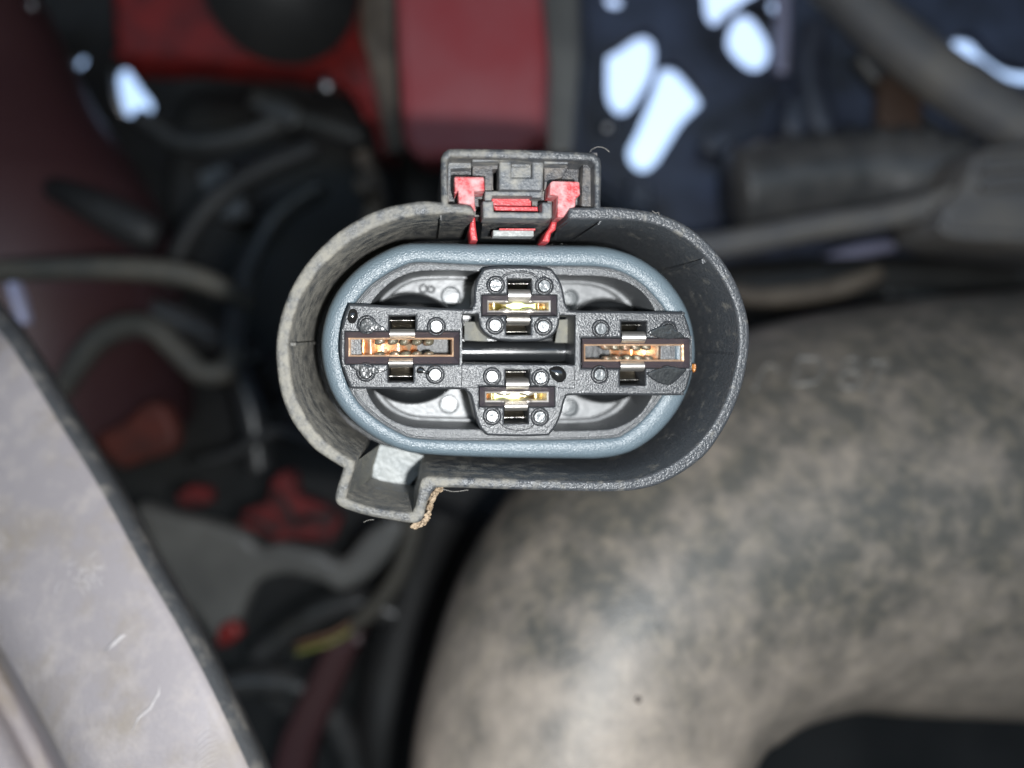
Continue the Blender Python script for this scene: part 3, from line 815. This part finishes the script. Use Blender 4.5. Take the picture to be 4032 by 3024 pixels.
# fender liner at the left, close to the camera
E = cr([(-120, 480), (0, 652), (60, 725), (170, 900), (262, 1050), (345, 1200), (432, 1350), (505, 1490), (585, 1665), (660, 1850)], closed=False, n=8)
prof = [(-2, -2.3), (0, -1.9), (6, -1.62), (16, -1.42), (30, -1.30), (42, -1.22), (52, -1.17), (70, -1.13), (160, -1.05), (300, -1.0), (388, -1.02), (402, -1.2), (418, -1.9), (445, -2.3), (468, -1.9), (488, -1.35), (540, -1.15), (760, -1.1)]
rs = []
for off, z in prof:
    row = []
    for i, p in enumerate(E):
        a = Vector(E[max(i - 1, 0)]); b = Vector(E[min(i + 1, len(E) - 1)])
        d = (b - a).normalized(); q = Vector((-d.y, d.x))
        pp = Vector(p) + q * off
        pt = rig(*FV(pp.x, pp.y), z - 0.5 - 3.0 * max(0.0, 1 - i / len(E) * 1.25) ** 1.3)
        pt.z += 0.015 * mnoise.noise(pt * 0.9)
        row.append(pt)
    rs.append(row)
LN = empty("fender_liner", rs[8][30])
tag(LN, "large dusty grey plastic liner with a dark rolled edge filling the lower left", "liner")
v, f = loft(rs[5:], closed_u=False)
face = to_world_obj("liner_face", v, f, m_panel, True, LN)
v, f = loft(rs[:6], closed_u=False)
to_world_obj("rolled_edge", v, f, m_ledge, True, LN)
# scuffs scratched into the face: thin pale ridges of raised plastic
liw = Matrix.Translation(LN.location)
bpy.context.view_layer.update()
bvl = BVHTree.FromPolygons([Vector(LN.location) + v_.co for v_ in face.data.vertices], [tuple(p.vertices) for p in face.data.polygons])
SV, SF = [], []
def scratch(pts, r):
    P = []
    for p in pts:
        h = bvl.ray_cast(R2W @ CAMR, (R2W @ ray(*FV(*p))).normalized())
        if h[0] is None: return
        P.append(h[0])
    rs = []
    for i, p in enumerate(P):
        d = (P[min(i + 1, len(P) - 1)] - P[max(i - 1, 0)]).normalized()
        a = d.cross(Vector((0, -1, 0))).normalized(); b = d.cross(a)
        rr = r * (1 - abs(2 * i / (len(P) - 1) - 1) ** 3 * .8)
        rs.append([p + (a * math.cos(q * PI / 3) + b * .3 * math.sin(q * PI / 3)) * rr - LN.location for q in range(6)])
    v, f = loft(rs, cap0=True, cap1=True)
    SF.extend(tuple(i + len(SV) for i in q) for q in f); SV.extend(v)
rnd = random.Random(3)
for k in range(34):
    x, y = rnd.gauss(185, 26), rnd.gauss(1238, 17)
    a = rnd.gauss(.5, .8); l = rnd.uniform(8, 34); c = rnd.uniform(-6, 6)
    scratch([(x + math.cos(a) * l * t - math.sin(a) * c * math.sin(t * 3), y + math.sin(a) * l * t + math.cos(a) * c * math.sin(t * 3)) for t in (0, .25, .5, .75, 1)], rnd.uniform(.003, .008))
for k in range(9):
    y = 1560 + k * 11 + rnd.uniform(-4, 4)
    scratch([(470 + rnd.uniform(-5, 8), y), (450, y + 8), (432, y + 22), (420 + rnd.uniform(-6, 6), y + 40)], .004)
for k in range(6):
    x = 395 + k * 7
    scratch([(x, 1330 + k * 12), (x + 28, 1385 + k * 12), (x + 55, 1440 + k * 12), (x + 80, 1500 + k * 12)], .003)
scratch([(225, 1408), (245, 1392), (262, 1376), (272, 1372)], .035)
scratch([(345, 1480), (342, 1500), (325, 1530), (300, 1550), (285, 1580)], .02)
tag(link("scuff_marks", mesh(SV, SF, True), m_scuff, LN), kind="stuff")

# the rubber duct, lower right
tube_obj("rubber_duct", [(2900, 1020, -12.5, 460), (2500, 1050, -11.5, 455), (2212, 1072, -10.4, 447), (1940, 1082, -9.5, 432), (1700, 1110, -8.8, 408), (1495, 1205, -8.1, 388), (1336, 1370, -7.2, 368), (1246, 1590, -6.3, 350), (1216, 1800, -5.7, 340), (1205, 2050, -5.4, 338)],
         m_hose, "big dusty black rubber elbow duct curving behind the connector", "duct", n=64, steps=12)
# faint raised characters on the duct
duct = bpy.data.objects["rubber_duct"]
bpy.context.view_layer.update()
bv = BVHTree.FromPolygons([duct.matrix_world @ v.co for v in duct.data.vertices], [tuple(p.vertices) for p in duct.data.polygons])
camw = R2W @ CAMR
def on_duct(px, py, lift=0.0):
    d = (R2W @ ray(px, py)).normalized()
    h = bv.ray_cast(camw, d)
    return h[0] - d * lift
def stroke(pts, r, name, mat):
    P = [on_duct(p[0], p[1], 0.0) for p in pts]
    rs = []
    for i, p in enumerate(P):
        d = (P[min(i + 1, len(P) - 1)] - P[max(i - 1, 0)]).normalized()
        a = d.cross(Vector((0, -1, 0))).normalized(); b = d.cross(a)
        rs.append([p + (a * math.cos(q * PI / 4) + b * .22 * math.sin(q * PI / 4)) * r - duct.location for q in range(8)])
    v, f = loft(rs, cap0=True, cap1=True)
    return v, f
def Z7(x, y): return (2900 + x / 2.212, 1300 + y / 2.212)
LV, LF = [], []
m_let = pm("worn raised rubber", (0.13, 0.127, 0.118), 0.55, mottle=((0.20, 0.185, 0.16), 4, 0.4, 0.6))
for st in ([(165, 520), (190, 440), (235, 355), (290, 312), (345, 345)],
           [(530, 262), (520, 360), (505, 470), (620, 478), (700, 450), (745, 380), (745, 300), (690, 262), (600, 255), (530, 262)],
           [(1000 + 58 * math.cos(a * PI / 8), 312 + 50 * math.sin(a * PI / 8)) for a in range(17)],
           [(995 + 85 * math.cos(a * PI / 8), 440 + 75 * math.sin(a * PI / 8)) for a in range(17)],
           [(1160, 288), (1240, 290), (1315, 292), (1260, 370), (1215, 450), (1180, 540)]):
    v, f = stroke(cr(L(Z7, st), closed=False, n=3), 0.075, "x", None)
    LF += [tuple(i + len(LV) for i in q) for q in f]; LV += v
lt = link("raised_lettering", mesh(LV, LF, True), m_let, duct)
tag(lt, "faint raised characters on the duct, ending in D 87")
pc = on_duct(*FV(1378, 1511))
me = bpy.data.meshes.new("pip"); bm = bmesh.new(); bmesh.ops.create_icosphere(bm, subdivisions=2, radius=0.055)
for v in bm.verts: v.co = v.co + pc - duct.location
bm.to_mesh(me); bm.free(); me.shade_smooth()
link("moulding_pip", me, pm("pip rubber", (0.10, 0.085, 0.075), 0.7), duct)

# red body parts, upper left and middle
bgplate("red_bodywork", m_rpd, rc([(838, -150), (1160, -150), (1185, 120), (1178, 300), (1120, 345), (900, 345), (862, 300), (850, 120)], 20), -11, 1.0, 0.3, "dusty red painted panel above the latch housing", "panel", tilt=(0, -6))
bgplate("grey_strip", m_gbr, [(1150, -150), (1250, -150), (1255, 120), (1235, 330), (1185, 330), (1172, 100)], -12.5, .5, 0.15, "narrow dark grey strip right of the dusty red panel", "strip")
bgplate("red_brace", m_rp, cr([(230, -200, 's'), (860, -200, 's'), (850, 60), (858, 230), (848, 330), (820, 335), (800, 270), (760, 200), (690, 165), (560, 150), (400, 140), (290, 140), (245, 100)]), -15, 1.0, 0.3, "bright red painted brace with a black disc in front", "brace")
o = tube_obj("black_disc", [(608, -38, -12.6, 165), (608, -38, -13.5, 165)], m_blk, "large round black cap in front of the red brace", "cap", n=48)
tube_obj("maroon_pillar", [(-150, -80, -16, 150), (-100, 60, -15.5, 190), (-60, 250, -15.5, 240), (-30, 430, -15.5, 320), (0, 620, -15.5, 360), (10, 900, -16, 380)], m_maroon, "dull maroon rounded body panel at the far left", "panel", n=48)
tube_obj("black_stub", [(120, 410, -11.5, 26), (170, 430, -11.2, 34), (240, 465, -11, 42), (310, 500, -11, 44), (345, 515, -11.1, 30)], m_blk, "short black plug lying over the maroon panel", "plug")
tube_obj("wiring_loom", [(-60, 590, -9.5, 24), (80, 583, -9.5, 25), (240, 580, -9.6, 26), (380, 590, -9.8, 27), (470, 618, -10.2, 24), (540, 655, -10.8, 18)], m_cable, "grey taped loom running straight from the left edge", "loom", "taped looms at the left")
tube_obj("wiring_loom", [(130, 850, -12, 22), (165, 790, -12, 26), (210, 735, -12, 28), (270, 705, -12, 28), (330, 710, -12, 27), (385, 760, -12.2, 26), (435, 805, -12.4, 26), (490, 800, -12.6, 26), (510, 760, -12.8, 24)], m_cable, "grey taped loom bent into a hump beside the liner", "loom", "taped looms at the left")
tube_obj("wiring_loom", [(360, 620, -14, 22), (400, 520, -14, 24), (470, 430, -14, 26), (560, 370, -14.5, 28), (680, 320, -15, 26)], m_blk, "black loom arching below the red brace", "loom", "taped looms at the left")
bgplate("orange_flap", pm("orange red plastic", (0.12, 0.025, 0.015), 0.7, mottle=((0.07, 0.018, 0.013), 1.1, 0.4, 0.6)), cr([(205, 945), (270, 905), (310, 870), (350, 875), (378, 930), (365, 975), (300, 1000), (250, 1010)]), -12, .5, 0.2, "small orange red flap between the loom and the liner", "flap")
m_rpc = pm("grimy red plastic", (0.17, 0.014, 0.014), 0.7, mottle=((0.05, 0.008, 0.009), 1.3, 0.4, 0.62))
bgplate("red_clip", m_rpc, rc([(505, 1140), (530, 1100), (575, 1085), (585, 1040), (610, 1015), (632, 1020), (640, 1070), (668, 1082), (700, 1092), (735, 1120), (715, 1172), (640, 1165), (600, 1178), (560, 1150)], 8), -12.5, .5, 0.08, "grimy red clip below the connector's left side", "clip")
bgplate("red_clip", m_rpc, rc([(380, 1068), (410, 1048), (450, 1055), (456, 1085), (410, 1100), (385, 1088)], 6), -12.6, .4, 0.06, "small dim red clip left of the bigger one", "clip")
for k, (x0, y0, x1, y1) in enumerate([(520, 1120, 600, 1150), (590, 1060, 640, 1130), (640, 1130, 720, 1120)]):
    tube_obj("strap", [(x0, y0, -12.1, 6), ((x0 + x1) / 2, (y0 + y1) / 2 - 8, -12.0, 7), (x1, y1, -12.1, 6)], m_blk, ("leftmost", "middle", "rightmost")[k] + " of the black straps crossing the grimy red clip", "strap", "straps over the red clip", n=10)
br = bgplate("metal_bracket", m_gbr, cr([(290, 1090), (370, 1110), (440, 1125), (520, 1150), (560, 1180), (600, 1175), (680, 1190), (735, 1210), (790, 1150), (850, 1120), (870, 1150), (820, 1230), (745, 1280), (690, 1262), (620, 1245), (560, 1260), (530, 1310), (505, 1370), (470, 1400), (430, 1350), (380, 1290), (320, 1180)]), -11.5, .5, 0.25, "pale grey bent bracket beside the liner's edge", "bracket")
bgplate("red_strut", m_maroon, rc([(700, 1390), (790, 1360), (740, 1480), (680, 1620), (650, 1750), (560, 1750), (600, 1600)], 20), -12, .8, 0.3, "dark red strut running down at the bottom centre", "strut")
bgplate("red_tip", m_rp, cr([(470, 1360), (500, 1345), (520, 1370), (495, 1395), (468, 1398)]), -11, .3, 0.12, "little red tip under the grey bracket", "tip")
tube_obj("thin_cable", [(900, 1080, -12, 20), (890, 1160, -12, 20), (850, 1260, -12, 20), (790, 1330, -12, 18), (720, 1380, -12, 14)], m_cable, "dark cable hanging down behind the keyway", "cable")
for i, (c_, dy, lab) in enumerate([((0.20, 0.21, 0.05), 0, "yellow green wire end below the hanging cable"), ((0.18, 0.09, 0.05), -16, "brown wire end below the hanging cable")]):
    tube_obj("wire", [(640, 1410 + dy, -11.5, 5), (680, 1398 + dy, -11.5, 6), (720, 1385 + dy, -11.6, 6), (758, 1362 + dy, -11.8, 5)], pm("wire %d" % i, c_, 0.5), lab, "wire", n=10)
tube_obj("coolant_pipe", [(800, 1800, -15, 70), (820, 1600, -15, 66), (850, 1420, -15.5, 62), (900, 1250, -16, 60), (960, 1100, -16, 58)], m_blk, "black pipe at the bottom centre left of the duct", "pipe")
bgplate("black_case", m_blk, rc([(380, 180), (780, 200), (850, 340), (900, 700), (600, 900), (420, 700), (330, 420)], 60), -19, 2, 0.6, "black moulded case behind the red brace", "case")

# upper right: dark blue grey frame with gaps, pipes and the big lever
Hs = [
 [(1315, 112), (1340, 96), (1385, 66), (1410, 70), (1420, 97), (1411, 150), (1385, 200), (1357, 238), (1335, 243), (1314, 215), (1311, 160)],
 [(1432, 143), (1462, 138), (1490, 165), (1520, 207), (1510, 228), (1472, 265), (1443, 310), (1415, 352), (1390, 368), (1366, 355), (1358, 326), (1378, 285), (1410, 205)],
 [(1590, 32), (1625, 17), (1656, 50), (1673, 92), (1660, 132), (1632, 150), (1603, 138), (1575, 106), (1574, 76)],
 [(1528, -40), (1650, -45), (1610, 5), (1572, 25), (1545, 52), (1527, 35), (1523, 5)],
 circ(1328, -6, 20, 12),
 circ(1682, 8, 20, 12),
 [(2060, 88), (2082, 72), (2118, 76), (2145, 105), (2200, 140), (2290, 150), (2290, 175), (2190, 174), (2120, 130), (2075, 115)],
 circ(1960, 49, 15, 10),
]
bgplate("engine_frame", m_blue_haze, [(1175, -2400), (2900, -2400), (2900, 900), (1500, 1000), (1175, 900)], -17, .6, 0.05, "dark perforated frame, blue haze painted in its colour, with bright daylight in its gaps", "frame",
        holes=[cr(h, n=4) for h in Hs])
tube_obj("radiator_pipe", [(1640, -180, -13, 50), (1780, -60, -13, 52), (1900, 60, -12.8, 54), (2040, 170, -12.4, 56), (2160, 250, -12, 58), (2320, 330, -11.6, 60), (2500, 400, -11.2, 60)], m_tube, "thick grey pipe running diagonally through the upper right corner", "pipe")
tube_obj("ribbed_hose", [(1580, 420, -14, 95), (1700, 400, -14, 100), (1850, 385, -14, 104), (1980, 390, -13.6, 108), (2060, 400, -13.4, 100)], m_tube if False else pm("ribbed black hose", (0.06, 0.06, 0.062), 0.4, mottle=((0.12, 0.115, 0.11), 1.0, 0.4, 0.7)), "dark ribbed hose ending at the grey block on the right", "hose", rib=0.05, steps=5, n=32)
tube_obj("tie_rod", [(1440, 545, -11.5, 30), (1600, 522, -11.5, 30), (1760, 490, -11.5, 30), (1900, 470, -11.4, 30), (2020, 440, -11.2, 32), (2120, 400, -11, 36)], m_tube, "grey rod reaching from the connector to the grey block", "rod")
bgplate("grey_block", m_tube, rc([(2075, 400), (2110, 310), (2400, 280), (2400, 560), (2080, 520), (2020, 500), (2030, 440)], 20), -10.5, 2, 0.4, "ribbed grey block at the right edge above the duct", "block")
for k in range(3):
    tube_obj("block_ridge", [(2120, 330 + 38 * k, -10.4, 9), (2250, 322 + 38 * k, -10.4, 9), (2400, 318 + 38 * k, -10.4, 9)], m_tube, ("topmost", "middle", "lowest")[k] + " of the three ridges across the grey block", "ridge", "ridges on the grey block", n=10)
tube_obj("bent_lip", [(2025, 480, -10.3, 10), (2060, 505, -10.3, 11), (2200, 512, -10.2, 12), (2400, 515, -10.2, 12)], m_tube, "curled lower lip under the grey block", "lip", n=10)
bgplate("rusty_tab", pm("rusty steel", (0.075, 0.045, 0.032), 0.8), rc([(1905, 160), (2000, 160), (1990, 300), (1900, 290)], 12), -13.6, .4, 0.1, "rusty brown tab behind the diagonal grey pipe", "tab")
tube_obj("chrome_line", [(1740, 590, -14.5, 12), (1790, 565, -14.5, 16), (1850, 545, -14.5, 16), (1930, 530, -14.5, 12)], pm("pale lilac metal", (0.45, 0.45, 0.62), 0.35, metal=0.3), "short pale metal line under the grey rod", "line")
tube_obj("lower_beam", [(1500, 640, -14, 60), (1700, 615, -14, 55), (1950, 600, -14, 45), (2400, 600, -14, 40)], m_blk, "dark beam between the grey rod and the duct", "beam")
tube_obj("bright_wire", [(1690, -80, -16.2, 15), (1690, 60, -16.2, 16), (1688, 160, -16.2, 14)], pm("pale lilac metal", (0.45, 0.45, 0.62), 0.35), "pale vertical rod beside the daylight gaps", "rod")

# clutter deep in the bay
m_dk1 = pm("oily dark rubber", (0.03, 0.032, 0.033), 0.35, mottle=((0.055, 0.055, 0.055), 1.0, 0.4, 0.6))
m_dk2 = pm("dark blue black casting", (0.03, 0.036, 0.055), 0.45, mottle=((0.06, 0.07, 0.10), 0.8, 0.4, 0.6))
m_brn = pm("brown dusty plastic", (0.08, 0.062, 0.048), 0.6, mottle=((0.16, 0.13, 0.10), 0.9, 0.4, 0.6))
CL = [
 ("dark hose sagging under the black disc", [(300, 250, -17, 20), (400, 310, -17, 24), (520, 300, -17, 24), (640, 260, -17, 22), (780, 300, -17, 20)], m_dk1),
 ("dark hose crossing behind the hump loom", [(60, 700, -15, 30), (220, 650, -15, 32), (380, 690, -15, 34), (560, 780, -15, 30)], m_dk1),
 ("dark hose rising left of the connector", [(560, 1020, -14, 26), (540, 880, -14, 28), (500, 760, -14, 28), (520, 620, -14.5, 26), (590, 480, -15, 24), (700, 400, -15, 24)], m_dk1),
 ("thin dark line above the bright red clip", [(420, 1000, -13.5, 12), (500, 980, -13.5, 13), (600, 930, -13.5, 13), (680, 960, -13.5, 12)], m_dk1),
 ("dark hose under the grey bracket's arm", [(560, 1420, -14, 34), (660, 1340, -14, 36), (760, 1300, -14, 34), (860, 1330, -14, 30)], m_dk1),
 ("dark hose in the bottom middle gap", [(470, 1480, -13, 30), (600, 1470, -13, 34), (700, 1520, -13, 34), (760, 1640, -13, 30), (780, 1760, -13, 30)], m_dk1),
 ("brown hose behind the latch's left side", [(780, 330, -15, 18), (810, 420, -15, 20), (790, 520, -15, 20), (720, 600, -15, 18)], m_brn),
 ("dark blue hose left of the daylight gaps", [(1230, -60, -15.5, 22), (1250, 120, -15.5, 24), (1235, 260, -15.5, 24), (1270, 400, -15.5, 26), (1400, 470, -15.5, 26)], m_dk2),
 ("dark blue hose looping past the small daylight gap", [(1560, 120, -16.3, 7), (1570, 60, -16.3, 8), (1610, 10, -16.3, 8), (1680, -20, -16.3, 8)], m_dk2),
 ("dark blue hose right of the daylight gaps", [(1760, 60, -15.5, 30), (1750, 200, -15.5, 34), (1800, 330, -15.5, 34), (1900, 360, -15.5, 30)], m_dk2),
 ("dark hose under the diagonal pipe", [(1850, 120, -15, 24), (1960, 250, -15, 26), (2080, 330, -15, 26), (2300, 380, -15, 26)], m_dk1),
 ("brownish hose resting below the pale metal line", [(1480, 600, -13, 16), (1620, 640, -13, 20), (1780, 630, -13, 22), (1900, 590, -13, 18)], m_brn),
]
bgplate("trim_band", m_brn, [(782, -180), (858, -180), (862, 60), (868, 240), (872, 330), (835, 330), (818, 240), (800, 150), (775, 60)], -14.2, .4, 0.12, "brownish grey band between the red brace and the dusty red panel", "trim")
tube_obj("flange", [(250, 118, -14.7, 8), (400, 122, -14.6, 8), (560, 134, -14.6, 8), (680, 150, -14.6, 8), (750, 182, -14.6, 8), (800, 260, -14.6, 8)], m_rp, "thin red flange along the red brace's lower edge", "flange", n=12)
for lab, pts, mt in CL:
    tube_obj("hose", pts, mt, lab, "hose", "hoses deep in the bay", n=16)
for (x, y, z, w_, h_, a, mt, lab) in [(590, 230, -16.5, 120, 60, 20, m_dk1, "dark block hanging under the black disc's left side"), (480, 420, -17, 90, 130, -15, m_dk1, "tall dark block behind the arching loom"),
      (760, 620, -16, 80, 100, 10, m_dk2, "dark block beside the connector's upper left"), (650, 880, -15.5, 90, 60, -25, m_dk1, "dark block above the bright red clip"),
      (420, 1180, -13.2, 60, 80, 30, m_dk1, "dark block behind the grey bracket"), (620, 1520, -14.5, 110, 70, 30, m_dk1, "dark block right of the liner's lower edge"),
      (1380, 430, -15.2, 60, 80, 15, m_dk2, "dark blue block below the largest daylight gap"), (1560, 300, -15.6, 80, 50, -35, m_dk2, "dark blue block right of the largest daylight gap"),
      (1720, 250, -15.2, 50, 90, 10, m_dk2, "dark blue block below the small round daylight gap"), (1650, 440, -15.4, 120, 46, -8, m_dk2, "long dark blue block above the grey rod"),
      (780, 400, -13.8, 40, 34, 25, m_brn, "brown lug behind the latch's left side"), (1990, 640, -13.5, 150, 30, 3, m_dk1, "flat dark block above the duct's right end")]:
    ca, sa = math.cos(math.radians(a)), math.sin(math.radians(a))
    bgplate("casting", mt, rc([(x + ca * u * w_ / 2 - sa * v_ * h_ / 2, y + sa * u * w_ / 2 + ca * v_ * h_ / 2) for u, v_ in ((-1, -1), (.4, -1.1), (1, -.6), (1, 1), (-.2, .9), (-1, .5))], 14), z, .8, 0.15, lab, "block", group="castings deep in the bay")
m_chr = pm("bright glint metal", (0.45, 0.45, 0.47), 0.4, metal=1.0)  # for small shiny beads added as glints in the bay
for (x, y, z, r, lab) in [(68, 12, -14, 10, "shiny bead added for a glint at the top left corner"), (705, 186, -14.2, 16, "plated bolt head under the red brace's right end"), (905, 582, -14, 10, "plated bolt head hidden by the shell's upper left"),
                     (1312, 275, -14, 12, "shiny bead added for a glint below the leftmost daylight gap")]:
    p = rig(*FV(x, y), z); rr = r * 1.8228 / FP * (D - z)
    rs = [[p + Vector((q * rr * math.cos(k * PI / 12), q * rr * math.sin(k * PI / 12), h * rr)) for k in range(24)] for q, h in ((1, -1), (1, .1), (.92, .35), (.7, .6), (.35, .75), (.02, .8))]
    v, f = loft(rs, cap1=True)
    tag(to_world_obj("glint_bead", v, f, m_chr, True), lab, "glint_bead", "added glint beads in the bay")
tube_obj("pale_reflection", [(0, 470, -11.5, 14), (8, 540, -11.5, 17), (24, 600, -11.5, 18), (40, 650, -11.5, 18), (55, 700, -11.5, 14)], pm("pale lilac metal", (0.45, 0.45, 0.62), 0.35), "pale lilac tube painting a whitish reflection at the left edge crossing the straight loom", "reflection")  # pale tube painting whitish reflections at the left edge

# back wall of the bay; sky gaps added at the upper left stand for highlights
GL = [
 [(240, 148), (262, 138), (285, 165), (305, 195), (328, 226), (318, 246), (272, 248), (254, 228), (243, 190)],
 circ(167, 128, 17, 12), circ(8, 64, 24, 12), circ(645 * .9 + 65, 187, 1, 6),
]
bgplate("bay_wall", m_blk, [(-3500, -3200), (1300, -3200), (1300, 4200), (-3500, 4200)], -20, .6, 0.03, "black rear wall of the engine bay", "wall", holes=[cr(h, n=4) for h in GL[:3]], kind="structure")
bgplate("bay_wall", m_blk, [(1000, 700), (5600, 700), (5600, 4200), (1000, 4200)], -21.5, .6, 0.03, "black rear wall of the engine bay", "wall", kind="structure")
bgplate("bay_wall", m_blk, [(2600, -3200), (5600, -3200), (5600, 900), (2600, 900)], -20.5, .6, 0.03, kind="structure")
bgplate("bay_wall", m_blk, [(1100, -3200), (2800, -3200), (2800, -420), (1100, -420)], -20.8, .6, 0.03, kind="structure")
# unseen slabs added over and beside the bay to block skylight
m_blocker = pm("bonnet underside", (0.10, 0.03, 0.03), 0.5)
v = [(-95, 22, -24), (95, 22, -24), (95, 44, 75), (-95, 44, 75), (-95, 24, -24), (95, 24, -24), (95, 46, 75), (-95, 46, 75)]
o = to_world_obj("sky_blocker", v, [(0, 1, 2, 3), (4, 5, 6, 7), (0, 1, 5, 4), (1, 2, 6, 5), (2, 3, 7, 6), (3, 0, 4, 7)], m_blocker, False)
tag(o, kind="structure")
for sx in (-1, 1):  # side walls added out of view to cut the skylight
    x0, x1 = sorted((sx * 46, sx * 48))
    v = [(x, y, z) for x in (x0, x1) for y in (-45, 23) for z in (-24, 45)]
    o = to_world_obj("side_blocker", v, [(0, 1, 3, 2), (4, 5, 7, 6), (0, 1, 5, 4), (2, 3, 7, 6), (0, 2, 6, 4), (1, 3, 7, 5)], m_blocker, False)
    tag(o, kind="structure")
for o in list(bpy.data.objects):
    if o.name.startswith("bay_wall") and "label" in o:
        del o["label"]
        if "category" in o: del o["category"]
